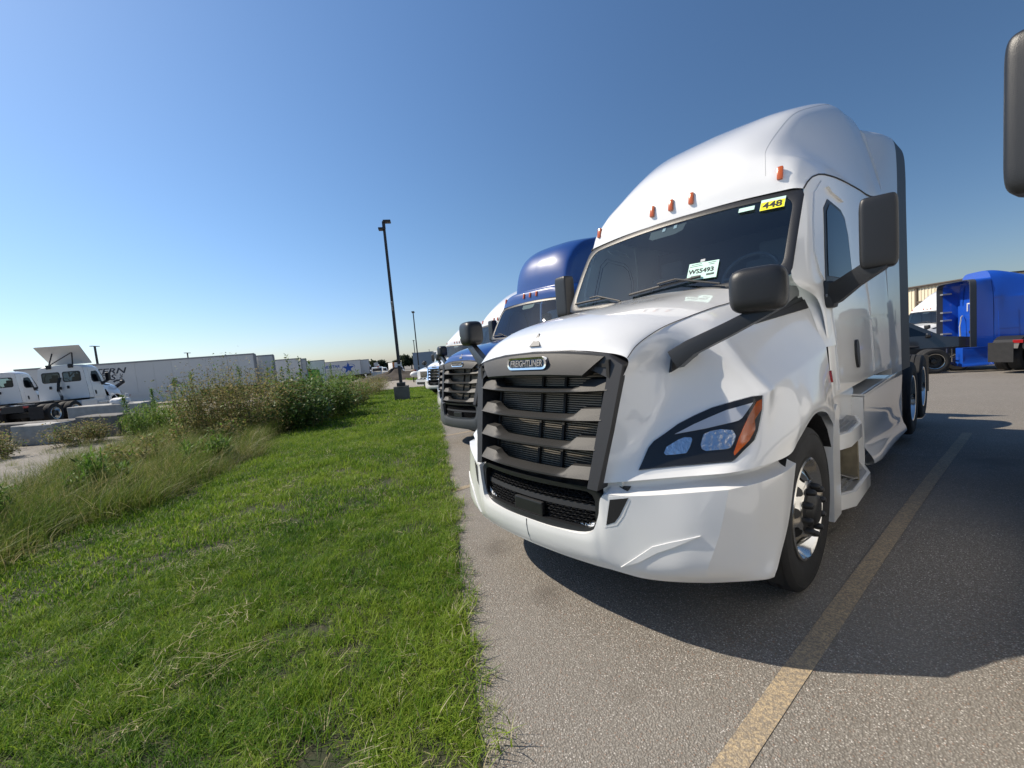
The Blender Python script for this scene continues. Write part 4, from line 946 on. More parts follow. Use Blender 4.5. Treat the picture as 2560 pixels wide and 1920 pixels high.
for s in (-1, 1):
    for y in (4.6, 5.9):
        fd.grid(np.array([[(s * x, y - .62 * math.cos(a), .5 + .60 * math.sin(a)) for x in (.62, 1.22)] for a in [R(20 + 140 * i / 8) for i in range(9)]]))
fd.build('rear_fender', M['chassis'], bk)
for s in (-1, 1): MB().box((s * .30, 6.66, .95), (.10, .03, .09)).build('reverse_light', M['panel'], bk)

def suv(loc, rz):
    t = thing('suv', 'black sport utility vehicle half hidden behind the dual wheels', 'car', loc, rz, None); P = M['blackpaint']
    prof = lambda w0, w1: np.array([[(w * a, y, z) for a in (-1, 1)] for y, z, w in ((0, .45, w0), (0, .85, w0), (.15, 1.0, w0), (1.25, 1.12, w0), (2.1, 1.68, w1), (3.0, 1.74, w1), (4.2, 1.70, w1), (4.75, 1.1, w0), (4.8, .45, w0))])
    G = prof(.95, .76); mb = MB().grid(G)
    for s in (0, 1): mb.add([tuple(q) for q in G[:, s]], [tuple(range(9))])
    mb.build('body', P, t, 30)
    for s in (-1, 1):
        wn = MB().add([(s * .955 - s * (z - 1.12) * .31, y, z) for y, z in ((1.55, 1.17), (2.2, 1.60), (3.0, 1.65), (3.0, 1.17))], [(0, 1, 2, 3)]); wn.add([(s * .955 - s * (z - 1.12) * .31, y, z) for y, z in ((3.08, 1.17), (3.08, 1.65), (4.1, 1.62), (4.45, 1.17))], [(0, 1, 2, 3)])
        wn.build('side_window', M['doorglass'], t)
        superell(MB(), (s * 1.02, 1.6, 1.18), (.2, .14, .16), .5).build('side_mirror', P, t, 60)
        for y in (.95, 3.85):
            w = MB().lathe([(s * .78, .33), (s * .92, .34), (s * .96, .30), (s * .96, .2), (s * .93, .18), (s * .93, .02)], 28, c=(0, y, .34)).build('wheel', M['rubber'], t, 40)
            MB().lathe([(s * .962, .20), (s * .945, .15), (s * .95, .0)], 20, c=(0, y, .34)).build('rim', M['alu'], w, 40)
        MB().box((s * .7, .02, .82), (.4, .06, .14), bev=.02).build('headlight', M['lampsilver'], t)
    MB().add([(-.74, 1.30, 1.15), (.74, 1.30, 1.15), (.68, 2.05, 1.645), (-.68, 2.05, 1.645)], [(0, 1, 2, 3)]).build('windshield', M['doorglass'], t)
    return t
su_ = suv((1.95, 21.7, -.52), R(100)); su_.scale = (1.14,) * 3
# building: each wall, ribs, trims
bd = thing('warehouse', 'tan metal clad building with brown eave behind the parked trucks', 'building', (-2.65, 44.1, -1.2), R(-44)); bd.scale = (1.1, 1.1, 1.12)
MB().box((3, 4, 2.2), (6, 8, 4.4)).build('wall', M['tan'], bd)
rb_ = MB()
for i in range(25): rb_.box((.02 + i * .248, -.02, 2.2), (.05, .04, 4.3))
o = rb_.build('wall_rib', M['tan'], bd); o['kind'] = 'stuff'
MB().box((3, 3.98, 4.44), (6.3, 8.4, .07)).box((3, -.12, 4.37), (6.3, .10, .09)).build('eave_trim', M['brown'], bd)
MB().box((1.0, -.07, 2.2), (.11, .10, 4.3)).build('downspout', M['brown'], bd)
w_ = MB().box((3.3, -.05, 2.75), (1.7, .05, .95)).build('window', M['brown'], bd)
MB().box((3.3, -.08, 2.75), (1.55, .02, .80)).build('pane', M['lampblack'], w_)
MB().box((1.55, -.22, 3.35), (.36, .34, .14), bev=.03).box((1.75, -.1, 3.5), (.06, .2, .06)).build('wall_light', M['brown'], bd)
MB().box((1.55, -.05, 3.0), (.3, .02, .35)).build('light_bracket', M['grey'], bd)

# ------------------------------------------------------------------ left background
def day_cab(loc, rz, label, deflector):
    if not hasattr(day_cab, 'p'):
        day_cab.p = t = make_truck(label, 'white day cabs parked behind the concrete blocks', 'white', 'daycab', None, .4)
    else: t = copy_tree(day_cab.p); t['label'] = label
    t.location = loc; t.rotation_euler = (0, 0, rz)
    return t
dc = day_cab((-34.9, -3.9, 0.0), R(-117), 'white day cab tractor with raised roof deflector plate, seen from behind', True)
dc2 = day_cab((-39.3, -7.4, 0.0), R(-112), 'white day cab tractor cut off at the left edge of the photo', False)
df = MB().add([(-.95, 2.45, 3.05), (.95, 2.45, 3.05), (1.02, 3.35, 4.05), (-1.02, 3.35, 4.05)], [(0, 1, 2, 3)]).add([(-.95, 2.50, 3.03), (.95, 2.50, 3.03), (1.02, 3.40, 4.03), (-1.02, 3.40, 4.03)], [(3, 2, 1, 0)]).build('roof_deflector', M['panel'], dc)
st = MB()
for s in (-1, 1): st.tube([(s * .55, 3.3, 2.95), (s * .45, 3.05, 3.7)], .03, 6)
st.tube([(-.42, 3.08, 3.66), (.55, 3.28, 3.0)], .025, 6).box((-.5, 3.38, 2.92), (.22, .12, .22), bev=.03).box((.5, 3.38, 2.92), (.22, .12, .22), bev=.03)
st.build('deflector_strut', M['chassis'], dc)

TG = 'white trailers parked beyond the weeds'
def trailer(corner, D_, z, label, L=16, color='panel', rear_text=None, h=2.9):
    """corner: near rear corner; the body runs away along local +Y, its seen side is local -X"""
    rz = R(167.3); root = (corner[0] - 1.27, corner[1] + .29, z)
    t = thing('semi_trailer', label, 'trailer', root, rz, TG)
    P = M[color]
    MB().box((0, L / 2, 1.15 + h / 2), (2.52, L - .06, h - .1)).build('body', P, t)
    MB().box((-1.28, L / 2, 1.15 + h - .06), (.06, L, .12)).box((1.28, L / 2, 1.15 + h - .06), (.06, L, .12)).box((0, .0, 1.15 + h - .06), (2.6, .08, .14)).build('top_rail', M['grey'], t)
    MB().box((-1.28, L / 2, 1.18), (.06, L, .20)).box((1.28, L / 2, 1.18), (.06, L, .20)).build('floor_rail', M['panel'], t)
    p0 = None
    for i in range(int(L / 1.25)):
        if p0 is None: p0 = q = MB().box((-1.272, .66, 1.15 + h / 2), (.03, 1.225, h - .3), bev=.008).build('side_panel', P, t)
        else: q = p0.copy(); link(q, t)
        q.location = (0, 1.25 * i, 0)
    for s in (-1, 1):
        MB().box((s * 1.24, -.02, 1.15 + h / 2), (.12, .09, h)).build('corner_post', M['grey'], t)
        MB().box((s * .62, -.005, 1.15 + h / 2), (1.18, .05, h - .22), bev=.01).build('rear_door', P, t)
        MB().tube([(s * .35, -.06, 1.3), (s * .35, -.06, 1.1 + h)], .03, 6).tube([(s * .95, -.06, 1.3), (s * .95, -.06, 1.1 + h)], .03, 6).build('lock_rod', M['grey'], t)
        for y in (1.5, 2.8):
            MB().lathe([(s * .75, .3), (s * .78, .5), (s * 1.2, .5), (s * 1.24, .4), (s * 1.2, .28), (s * 1.15, .1), (s * 1.15, 0)], 24, c=(0, y, .5)).build('wheel', M['rubber'], t, 40)
        MB().box((s * .6, 12.5, .6), (.14, .14, 1.1)).build('landing_leg', M['grey'], t)
    MB().box((-1.24, 8.2, .72), (.03, 7.4, .78)).build('side_skirt', P, t)
    MB().box((0, L / 2, 1.0), (.9, L - 1, .2)).box((0, 2.1, .7), (1.2, 2.2, .3)).box((0, .05, .55), (2.2, .1, .1)).build('underframe', M['chassis'], t)
    for y in (4.2, 6.9, 9.4, 12): MB().box((-1.315, y, 1.20), (.02, .18, .05)).build('side_marker', M['red'], t)
    return t
sideframe = lambda y, z: frame((-1.291, y, z), (0, -1, 0), (-1, 0, 0))
tw = trailer((-44.5, 5.9), 47, -.52, 'long white trailer with charcoal WESTERN EXPRESS lettering, nearest of the trailers')
text_mesh('WESTERN', .66, M['logo_navy'], tw, 'side_lettering', sideframe(11.3, 3.33), .004, .28, .012, 1.25)
text_mesh('EXPRESS', .66, M['logo_navy'], tw, 'side_lettering', sideframe(11.55, 2.80), .004, .28, .012, 1.12)
text_mesh('INC', .26, M['logo_navy'], tw, 'side_lettering', sideframe(9.75, 2.85) @ Matrix.Rotation(R(80), 4, 'Z'), .004, .2, .006, 1)
sw = MB(); pp = [(11.3, 1.62), (10.7, 1.85), (10.2, 2.1), (9.75, 2.38), (9.62, 2.5), (9.75, 2.55), (10.15, 2.54), (10.3, 2.42)]
P_ = np.array(pp); 
for i in range(len(pp) - 1):
    a, b = P_[i], P_[i + 1]; n_ = np.array([-(b - a)[1], (b - a)[0]]); n_ = n_ / np.linalg.norm(n_) * .07
    sw.add([(-1.294, *(a + n_)), (-1.294, *(b + n_)), (-1.294, *(b - n_)), (-1.294, *(a - n_))], [(0, 1, 2, 3)])
sw.build('side_swoosh', M['logo_navy'], tw)
MB().add([(-1.294, 6.2 + a * .4, 1.85 + b * .4) for a, b in ((-1, 0), (0, 1), (1, 0), (0, -1))], [(0, 1, 2, 3)]).build('placard_holder', M['grey'], tw)
text_mesh('WESTERN', .24, M['logo_navy'], tw, 'rear_lettering', frame((-.62, -.035, 3.65), (1, 0, 0), (0, -1, 0)), .004, .28, .004, 1)
text_mesh('EXPRESS', .24, M['logo_navy'], tw, 'rear_lettering', frame((-.62, -.035, 3.38), (1, 0, 0), (0, -1, 0)), .004, .28, .004, 1)
t2 = trailer((-47.1, 8.05), 50, -.66, 'white trailer parked right behind the lettered one, dark marks on its rear doors')
for z in (3.6, 3.1, 2.5, 2.0): MB().box((-.62, -.04, z), (.30, .012, .34)).build('door_decal', M['grey'], t2)
trailer((-56.3, 13.0), 60, -1.0, 'white trailer behind the tall leafy weed stems')
trailer((-58.6, 14.2), 62, -1.05, 'white trailer tucked close behind the one at the leafy stems')
trailer((-69.85, 19.9), 75, -1.25, 'white trailer between the green box and the blue star trailer')
tl = trailer((-82.13, 30.54), 90, -1.55, 'white trailer with a large blue star and blue LANDSTAR lettering')
star = MB(); sp = [((1.2 if k % 2 == 0 else .47) * math.sin(R(36 * k)), (1.2 if k % 2 == 0 else .47) * math.cos(R(36 * k))) for k in range(10)]
star.add([(-1.294, 2.4 - x, 2.52 + z) for x, z in sp] + [(-1.294, 2.4, 2.52)], [(10, k, (k + 1) % 10) for k in range(10)])
for k in range(26):
    a0, a1 = R(-40 + 9.5 * k), R(-40 + 9.5 * (k + 1)); w0, w1 = .02 + .03 * math.sin(math.pi * k / 26), .02 + .03 * math.sin(math.pi * (k + 1) / 26)
    f_ = lambda a, r: (-1.295, 2.4 - (1.28 * r * math.cos(a) * .94 - .35 * r * math.sin(a)), 2.52 + .62 * r * math.sin(a) + .45 * r * math.cos(a))
    star.add([f_(a0, 1 + w0), f_(a1, 1 + w1), f_(a1, 1 - w1), f_(a0, 1 - w0)], [(0, 1, 2, 3)])
star.build('side_star', M['logo_blue'], tl)
text_mesh('LANDSTAR', .74, M['logo_blue'], tl, 'side_lettering', sideframe(5.9, 3.02), .004, .06, .02, 1.05)
MB().box((-1.293, 5.2, 2.32), (.006, 2.6, .05)).build('side_rule', M['logo_navy'], tl)
trailer((-83.9, 33.0), 92, -1.6, 'white trailer farthest right, just past the blue star trailer')
gb = thing('green_container', 'bright green steel container seen between two white trailers', 'container', (-65.2, 17.6, -1.1), R(167.3))
MB().prism([(0, .1), (0, 2.3), (3.5, 2.85), (3.5, .1)], -1.2, 1.2, 'x').build('body', M['green_panel'], gb)
MB().box((0, 1.75, 2.62), (2.5, 3.6, .1), rot=Matrix.Rotation(R(8.9), 3, 'X')).build('rim', M['rubberdark'], gb)
for y in (.4, 1.2, 2.0, 2.8): MB().box((-1.22, y, 1.2), (.06, .08, 2.2)).build('stiffener', M['green_panel'], gb)
gt = thing('semi_trailer', 'plain grey trailer, coloured bluish for its shaded side, behind the older white truck', 'trailer', (-59.1, 32.3, -1.42), R(-36))
MB().box((6.2, 1.3, 2.5), (12.4, 2.6, 2.75)).build('body', M['greytrailer'] if 'greytrailer' in M else M['grey'], gt)
MB().box((6.2, -.02, 3.85), (12.5, .08, .12)).build('top_rail', M['brown'], gt)
MB().box((.02, -.02, 2.4), (.12, .09, 2.8)).build('corner_post', M['panel'], gt)
for x in (9.4, 10.7): MB().lathe([(-.1, .3), (-.12, .5), (.3, .5), (.3, .3)], 20, 'y', (x, .2, .5)).build('wheel', M['rubber'], gt, 40)
MB().box((6.2, 1.3, 1.0), (12, 1, .25)).box((2, .5, .5), (.15, .15, 1)).build('underframe', M['chassis'], gt)

# light poles
def light_pole(x, y, h, label, base=True, heads=2, r=.075, arms=True, group='light poles'):
    z = tz(x, y); t = thing('light_pole', label, 'lamp post', (x, y, z), R(-30), group)
    zb = 0
    if base:
        zb = .70; MB().prism([(-.35, -.35), (.35, -.35), (.35, .35), (-.35, .35)], -.3, zb, 'z').build('concrete_base', M['darkconcrete'], t)
        MB().box((0, 0, zb + .09), (.40, .40, .18), bev=.02).build('base_cover', M['polemat'], t)
        MB().box((0, 0, 1.75), (.165, .165, .07)).build('number_band', M['panel'], t)
    sec = np.array([[(a * w, b * w, z_) for a, b in ((-1, -1), (1, -1), (1, 1), (-1, 1), (-1, -1))] for z_, w in ((zb, r), (h, r * .78))])
    MB().grid(sec).build('pole', M['polemat'], t)
    if arms:
        a = MB().tube([(0, 0, h * .52), (.22, 0, h * .505), (.30, 0, h * .515), (.36, 0, h * .535)], .022, 6).box((.40, 0, h * .545), (.16, .09, .06), rot=Matrix.Rotation(R(-40), 3, 'Y')).tube([(0, 0, h * .525), (-.14, 0, h * .535)], .02, 6).box((-.16, 0, h * .54), (.10, .08, .08)); a.build('side_lamp', M['grey'], t)
    if heads == 2:
        MB().box((0, .16, h - .02), (.36, .36, .10), bev=.03).build('lamp_head', M['polemat'], t); MB().box((0, -.12, h - .36), (.34, .30, .10), bev=.03).build('lamp_head', M['polemat'], t)
        MB().box((0, 0, h - .2), (.14, .14, .3)).build('head_bracket', M['polemat'], t)
    else:
        for s in (-1, 1): MB().box((s * .36, 0, h + .03), (.62, .34, .08), bev=.02).build('lamp_head', M['polemat'], t)
    return t
light_pole(-17.2, 7.55, 8.65, 'tall dark square light pole on a concrete block in the lawn, nearest pole')
light_pole(-43.2, 22.6, 8.15, 'dark light pole on a concrete block behind the drive, right of the nearest pole', heads=1, arms=False)
light_pole(-73.2, 38.2, 6.9, 'thin distant light pole right beside the second pole', False, 1, .09, False)
light_pole(-77.9, -7.0, 7.7, 'distant T shaped light pole above the lettered trailer, left of the text', False, 1, .11, False)
light_pole(-83, 3.1, 6.65, 'short looking light pole rising behind the middle of the lettered trailer', False, 1, .09, False)
light_pole(-102, 58, 5.7, 'tiny distant twin light pole above the shade tinted grey trailer', False, 1, .07, False)

# concrete blocks
BG = 'concrete blocks beside the gravel'
def block(x, y, rz, d, mt, label):
    bm = bmesh.new(); bmesh.ops.create_cube(bm, size=1)
    for q in bm.verts: q.co = Vector((q.co.x * d[0], q.co.y * d[1], q.co.z * d[2]))
    bmesh.ops.bevel(bm, geom=bm.edges[:], offset=.025, segments=1, affect='EDGES')
    bmesh.ops.subdivide_edges(bm, edges=bm.edges[:], cuts=3, use_grid_fill=True)
    for q in bm.verts: q.co += Vector((noise.noise(q.co * 4 + Vector((x, y, 0))), noise.noise(q.co * 4 + Vector((y, x, 4))), noise.noise(q.co * 5 + Vector((x, y, 9))))) * .022
    me = bpy.data.meshes.new('concrete_block'); bm.to_mesh(me); bm.free(); me.materials.append(mt)
    o = link(bpy.data.objects.new('concrete_block', me)); o.location = (x, y, tz(x, y) + d[2] / 2 - .06); o.rotation_euler = (0, R(1.5), rz)
    tag(o, label, 'concrete block', BG)
block(-18.35, -4.55, R(49), (1.35, .62, .66), M['concrete'], 'pale grey concrete block lying nearest the gravel')
block(-18.2, -3.0, R(42), (1.7, .7, .74), M['darkconcrete'], 'dark stained concrete block right of the pale one')
block(-21.3, -3.0, R(58), (2.6, .8, 1.02), M['concrete'], 'tall long concrete block with the white bag on top')
block(-19.6, -6.3, R(48), (1.5, .6, .55), M['darkconcrete'], 'low dark concrete block at the left edge behind dry weeds')
block(-21.3, -5.2, R(52), (3.6, .6, .62), M['darkconcrete'], 'long low dark concrete beam behind the pale block')
bag = thing('bulk_bag', 'crumpled white bag lying on the tall concrete block', 'bag', (-21.0, -2.72, tz(-21, -2.7) + .93), R(50))
b_ = MB(); superell(b_, (0, 0, .12), (.62, .42, .26), .55, 28, 14)
b_.v = [tuple(Vector(v) + Vector((noise.noise(Vector(v) * 5), noise.noise(Vector(v) * 5 + Vector((3, 0, 0))), noise.noise(Vector(v) * 5 + Vector((0, 7, 0))))) * .06) for v in b_.v]
b_.build('sack', M['bag'], bag, 60)
MB().tube([(-.3, -.05, .26), (-.28, -.05, .44), (-.18, -.03, .44), (-.1, 0, .28)], .012, 5).tube([(.15, .05, .28), (.2, .05, .42), (.3, .05, .40), (.34, .02, .25)], .012, 5).build('strap', M['bag'], bag)

# dirt heaps, tank, hoist, far vehicles
def heap(name, c, rx, ry, h, rz, label, mt, seed):
    n, k = 40, 14; G = []
    for i in range(k + 1):
        r = i / k; G.append([(rx * r * math.cos(a), ry * r * math.sin(a), h * (1 - r) ** 1.15 * (.8 + .5 * noise.noise(Vector((math.cos(a) * 1.6, math.sin(a) * 1.6, seed + r * 2)))) + .22 * noise.noise(Vector((rx * r * math.cos(a), ry * r * math.sin(a), seed))) - (.25 if i == k else 0)) for a in [6.2832 * j / n for j in range(n + 1)]])
    o = MB().grid(np.array(G)).build(name, mt, None, 50); o.location = (c[0], c[1], tz(*c) - .03); o.rotation_euler = (0, 0, rz); tag(o, label, 'dirt heap', 'dirt heaps beyond the drive')
heap('dirt_heap', (-56.5, 25.6), 6.4, 3.4, 2.0, R(62), 'large dark heap of dirt behind the nearest light pole', M['dirt'], 1)
heap('dirt_heap', (-64.5, 34.0), 7.0, 3.5, 1.9, R(60), 'brown dirt heap behind the white tank', M['browndirt'], 5)
heap('dirt_heap', (-53.5, 21.8), 3.0, 1.4, .5, R(60), 'low spread of dark dirt at the left foot of the large heap', M['dirt'], 9)
tk = thing('gas_tank', 'small white round tank with a red fitting beside the second light pole', 'tank', (-40.3, 20.7, tz(-40.3, 20.7)), R(-30))
superell(MB(), (0, 0, .85), (.75, 1.5, .75), 1.0, 28, 16).build('vessel', M['panel'], tk, 60)
MB().box((0, -.1, 1.27), (.18, .2, .22), bev=.03).build('valve', M['red'], tk)
for y in (-.4, .4): MB().box((0, y, .28), (.5, .1, .55)).build('stand', M['chassis'], tk)
hs = thing('hoist_frame', 'tan orange steel frame standing behind the large dirt heap', 'hoist', (-70.6, 32.2, tz(-70, 32)), R(-24))
for x in (-.55, .85): MB().box((x, 0, 1.35), (.20, .25, 2.7)).build('post', M['orange'], hs)
MB().box((.15, 0, 2.72), (1.8, .35, .22)).box((.15, 0, 2.2), (.25, .3, .5)).build('beam', M['orange'], hs)
def van(x, y, rz, label, cargo):
    t = thing('van', label, 'van', (x, y, tz(x, y) - .1), rz, 'far vehicles beyond the dirt heap')
    MB().prism([(0, .4), (0, 1.1), (.9, 1.25), (1.5, 2.0), (5, 2.1) if not cargo else (2.3, 2.1), (5, .4) if not cargo else (2.3, .4)], -.95, .95, 'x').build('body', M['white'], t)
    MB().add([(-.85, .88, 1.28), (.85, .88, 1.28), (.8, 1.42, 1.92), (-.8, 1.42, 1.92)], [(0, 1, 2, 3)]).build('windshield', M['lampblack'], t)
    MB().box((0, -.02, .75), (1.2, .03, .2)).build('grille', M['core'], t)
    if cargo:
        MB().box((0, 4.2, 1.9), (2.2, 3.6, 2.2)).build('cargo_box', M['panel'], t)
    for s in (-1, 1):
        MB().box((s * .75, -.01, .95), (.3, .04, .18)).build('headlight', M['lampsilver'], t)
        for yy in (.9, 4.2): MB().lathe([(s * .7, .35), (s * .96, .36), (s * .97, .2), (s * .95, 0)], 20, c=(0, yy, .36)).build('wheel', M['rubber'], t, 40)
van(-89.6, 38.6, R(75), 'distant white van facing the camera near the dirt heap', False)
van(-86.5, 41.2, R(80), 'distant white box van partly behind the dark dirt heap', True)
bt = thing('bucket_truck', 'distant white utility truck with a raised red white boom', 'truck', (-84.3, 34.6, tz(-84, 34) - .1), R(60), 'far vehicles beyond the dirt heap')
MB().prism([(0, .5), (0, 1.3), (1.0, 1.45), (1.5, 2.3), (2.6, 2.35), (2.6, .5)], -1.1, 1.1, 'x').build('cab', M['white'], bt)
MB().box((0, 4.6, 1.0), (2.2, 4, .7)).build('bed', M['white'], bt)
MB().box((0, 4.3, 1.9), (.5, .5, 1.2)).box((0, 2.6, 2.75), (.35, 4.2, .3)).box((0, .6, 2.9), (.8, .8, .8), bev=.05).build('boom', M['panel'], bt)
MB().box((0, 3.6, 2.2), (.36, .7, .7)).build('boom_joint', M['red'], bt)
MB().add([(-.95, .98, 1.48), (.95, .98, 1.48), (.9, 1.45, 2.2), (-.9, 1.45, 2.2)], [(0, 1, 2, 3)]).build('windshield', M['lampblack'], bt)
for s in (-1, 1):
    for yy in (.9, 5.2): MB().lathe([(s * .7, .45), (s * 1.0, .48), (s * 1.05, .3), (s * 1.0, 0)], 20, c=(0, yy, .48)).build('wheel', M['rubber'], bt, 40)
# ------------------------------------------------------------------ vegetation
def leafmat(name, cols, trans=.35, rough=.55, scale=.8):
    Mt = bpy.data.materials.new(name); Mt.use_nodes = True; nt = Mt.node_tree; p = nt.nodes['Principled BSDF']; out = nt.nodes['Material Output']
    p.inputs['Roughness'].default_value = rough; p.inputs['Specular IOR Level'].default_value = .18
    oi = nt.nodes.new('ShaderNodeObjectInfo'); geo = nt.nodes.new('ShaderNodeNewGeometry')
    n = nt.nodes.new('ShaderNodeTexNoise'); n.inputs['Scale'].default_value = scale; n.inputs['Detail'].default_value = 3
    nt.links.new(geo.outputs['Position'], n.inputs['Vector'])
    ad = nt.nodes.new('ShaderNodeMath'); ad.operation = 'MULTIPLY_ADD'; ad.inputs[1].default_value = .45
    nt.links.new(oi.outputs['Random'], ad.inputs[0]); nt.links.new(n.outputs['Fac'], ad.inputs[2])
    ad2 = nt.nodes.new('ShaderNodeMath'); ad2.operation = 'MULTIPLY_ADD'; ad2.inputs[1].default_value = .4
    nt.links.new(geo.outputs['Random Per Island'], ad2.inputs[0]); nt.links.new(ad.outputs[0], ad2.inputs[2])
    r = nt.nodes.new('ShaderNodeValToRGB'); nt.links.new(ad2.outputs[0], r.inputs[0])
    e = r.color_ramp.elements; pos = np.linspace(.45, 1.15, len(cols))
    while len(e) < len(cols): e.new(.5)
    for k, c in enumerate(cols): e[k].position = min(1, pos[k]); e[k].color = (*c, 1)
    nt.links.new(r.outputs[0], p.inputs['Base Color'])
    tr = nt.nodes.new('ShaderNodeBsdfTranslucent'); nt.links.new(r.outputs[0], tr.inputs['Color'])
    mx = nt.nodes.new('ShaderNodeMixShader'); mx.inputs[0].default_value = trans
    nt.links.new(p.outputs[0], mx.inputs[1]); nt.links.new(tr.outputs[0], mx.inputs[2]); nt.links.new(mx.outputs[0], out.inputs['Surface'])
    return Mt
L_LAWN = leafmat('lawn_blade', [(.026, .072, .009), (.074, .166, .014), (.15, .265, .020), (.245, .34, .038)], .45, .5, .55)
L_STRAW = leafmat('straw_blade', [(.30, .26, .13), (.42, .36, .20), (.52, .46, .30)], .3, .6)
L_TALL = leafmat('tall_grass_blade', [(.055, .095, .020), (.115, .16, .033), (.215, .225, .065), (.42, .37, .165)], .3, .55, .9)
L_TALLG = leafmat('tall_grass_green', [(.055, .11, .018), (.11, .18, .028), (.19, .25, .045)], .35, .55, .6)
L_DRY = leafmat('dry_weed_leaf', [(.14, .115, .045), (.22, .18, .07), (.30, .24, .10), (.36, .29, .13)], .4, .75)
L_OLIVE = leafmat('olive_weed_leaf', [(.075, .10, .025), (.12, .14, .035), (.18, .17, .05)], .35, .6)
L_LEAF = leafmat('green_weed_leaf', [(.05, .10, .022), (.085, .155, .032), (.14, .22, .05)], .35, .45)
L_GOLD = leafmat('goldenrod_leaf', [(.07, .15, .025), (.11, .21, .03), (.17, .27, .05)], .4, .55)
L_TREE = leafmat('tree_leaf', [(.040, .060, .040), (.055, .080, .045), (.075, .10, .05)], .25, .6)
L_STEM = mat('weed_stem', (.09, .085, .04), .7); L_BARK = mat('tree_bark', (.07, .055, .045), .9)

protos = bpy.data.collections.new('grass_prototypes')
def clump(name, n, rad, hmin, hmax, w, bend, mats, probs, coll, flat=0, lean=None, segs=3):
    vs = []; fs = []; mi = []
    for i in range(n):
        a = rng.uniform(0, 6.283); r = rad * math.sqrt(rng.uniform(0, 1)); h = rng.uniform(hmin, hmax); ww = w * rng.uniform(.6, 1.2)
        bx, by_ = r * math.cos(a), r * math.sin(a); da = rng.uniform(0, 6.283)
        d = np.array([math.cos(da), math.sin(da)]) * bend * rng.uniform(.3, 1.3)
        if lean is not None: d = d * .6 + np.array(lean) * rng.uniform(.5, 1.2)
        fl = rng.uniform(0, 1) < flat
        s = np.array([-math.sin(da + rng.uniform(-.8, .8)), math.cos(da)]) * ww / 2
        n0 = len(vs)
        for k in range(segs + 1):
            t = k / segs; z = h * (t - .32 * t * t * np.linalg.norm(d)) * (.16 if fl else 1) + (.012 if fl else 0); o = d * h * t * t * (1.0 if not fl else 1.6)
            wk = (1 - t) ** .7 if k < segs else 0
            if k < segs: vs += [(bx + o[0] - s[0] * wk, by_ + o[1] - s[1] * wk, z), (bx + o[0] + s[0] * wk, by_ + o[1] + s[1] * wk, z)]
            else: vs.append((bx + o[0], by_ + o[1], z))
        m_ = rng.choice(len(mats), p=probs)
        for k in range(segs - 1): fs.append((n0 + 2 * k, n0 + 2 * k + 1, n0 + 2 * k + 3, n0 + 2 * k + 2)); mi.append(m_)
        fs.append((n0 + 2 * segs - 2, n0 + 2 * segs - 1, n0 + 2 * segs)); mi.append(m_)
    me = bpy.data.meshes.new(name); me.from_pydata(vs, [], fs)
    for q in mats: me.materials.append(q)
    me.polygons.foreach_set('material_index', mi); me.update()
    o = bpy.data.objects.new(name, me); coll.objects.link(o); return o
def newcoll(n): return bpy.data.collections.new(n)
_gn = {}
def scatter_group(coll):
    g = bpy.data.node_groups.new('scatter_' + coll.name, 'GeometryNodeTree')
    g.interface.new_socket('Geometry', in_out='INPUT', socket_type='NodeSocketGeometry'); g.interface.new_socket('Geometry', in_out='OUTPUT', socket_type='NodeSocketGeometry')
    N = g.nodes.new; L = g.links.new
    gi, go = N('NodeGroupInput'), N('NodeGroupOutput'); ci = N('GeometryNodeCollectionInfo'); ci.inputs['Collection'].default_value = coll; ci.inputs['Separate Children'].default_value = True; ci.inputs['Reset Children'].default_value = True
    ip = N('GeometryNodeInstanceOnPoints'); ip.inputs['Pick Instance'].default_value = True
    def attr(n, t):
        a = N('GeometryNodeInputNamedAttribute'); a.data_type = t; a.inputs['Name'].default_value = n; return a.outputs['Attribute']
    L(gi.outputs[0], ip.inputs['Points']); L(ci.outputs[0], ip.inputs['Instance'])
    L(attr('pick', 'INT'), ip.inputs['Instance Index']); L(attr('rot', 'FLOAT_VECTOR'), ip.inputs['Rotation']); L(attr('scl', 'FLOAT_VECTOR'), ip.inputs['Scale'])
    L(ip.outputs[0], go.inputs[0]); return g
def scatter(name, pts, coll, smin, smax, label, rotz=True, zs=None, tilt=.12):
    n = len(pts); me = bpy.data.meshes.new(name); me.vertices.add(n); me.vertices.foreach_set('co', np.asarray(pts, np.float32).ravel())
    k = len(coll.objects)
    me.attributes.new('pick', 'INT', 'POINT').data.foreach_set('value', rng.integers(0, k, n).astype(np.int32))
    rot = np.stack([rng.normal(0, tilt, n), rng.normal(0, tilt, n), rng.uniform(0, 6.283, n) if rotz else rng.normal(0, .35, n)], 1)
    me.attributes.new('rot', 'FLOAT_VECTOR', 'POINT').data.foreach_set('vector', rot.astype(np.float32).ravel())
    s = rng.uniform(smin, smax, n)[:, None] * np.ones((n, 3))
    if name == 'lawn_grass': s[:, 2] *= np.array([1 + .55 * noise.noise(Vector((q[0] * 2.3, q[1] * 2.3, 4))) for q in np.asarray(pts)])
    if zs is not None: s[:, 2] *= zs
    me.attributes.new('scl', 'FLOAT_VECTOR', 'POINT').data.foreach_set('vector', s.astype(np.float32).ravel())
    o = link(bpy.data.objects.new(name, me)); md = o.modifiers.new('scatter', 'NODES'); md.node_group = scatter_group(coll)
    tag(o, label, kind='stuff'); return o
def inpoly(x, y, poly):
    P = np.array(poly); X, Y = P[:, 0], P[:, 1]; Xp, Yp = np.roll(X, 1), np.roll(Y, 1); c = np.zeros(len(x), bool)
    for i in range(len(P)):
        if Y[i] == Yp[i]: continue
        hit = ((Y[i] > y) != (Yp[i] > y)) & (x < (Xp[i] - X[i]) * (y - Y[i]) / (Yp[i] - Y[i]) + X[i]); c ^= hit
    return c
CX, CY = 1.906, -1.665
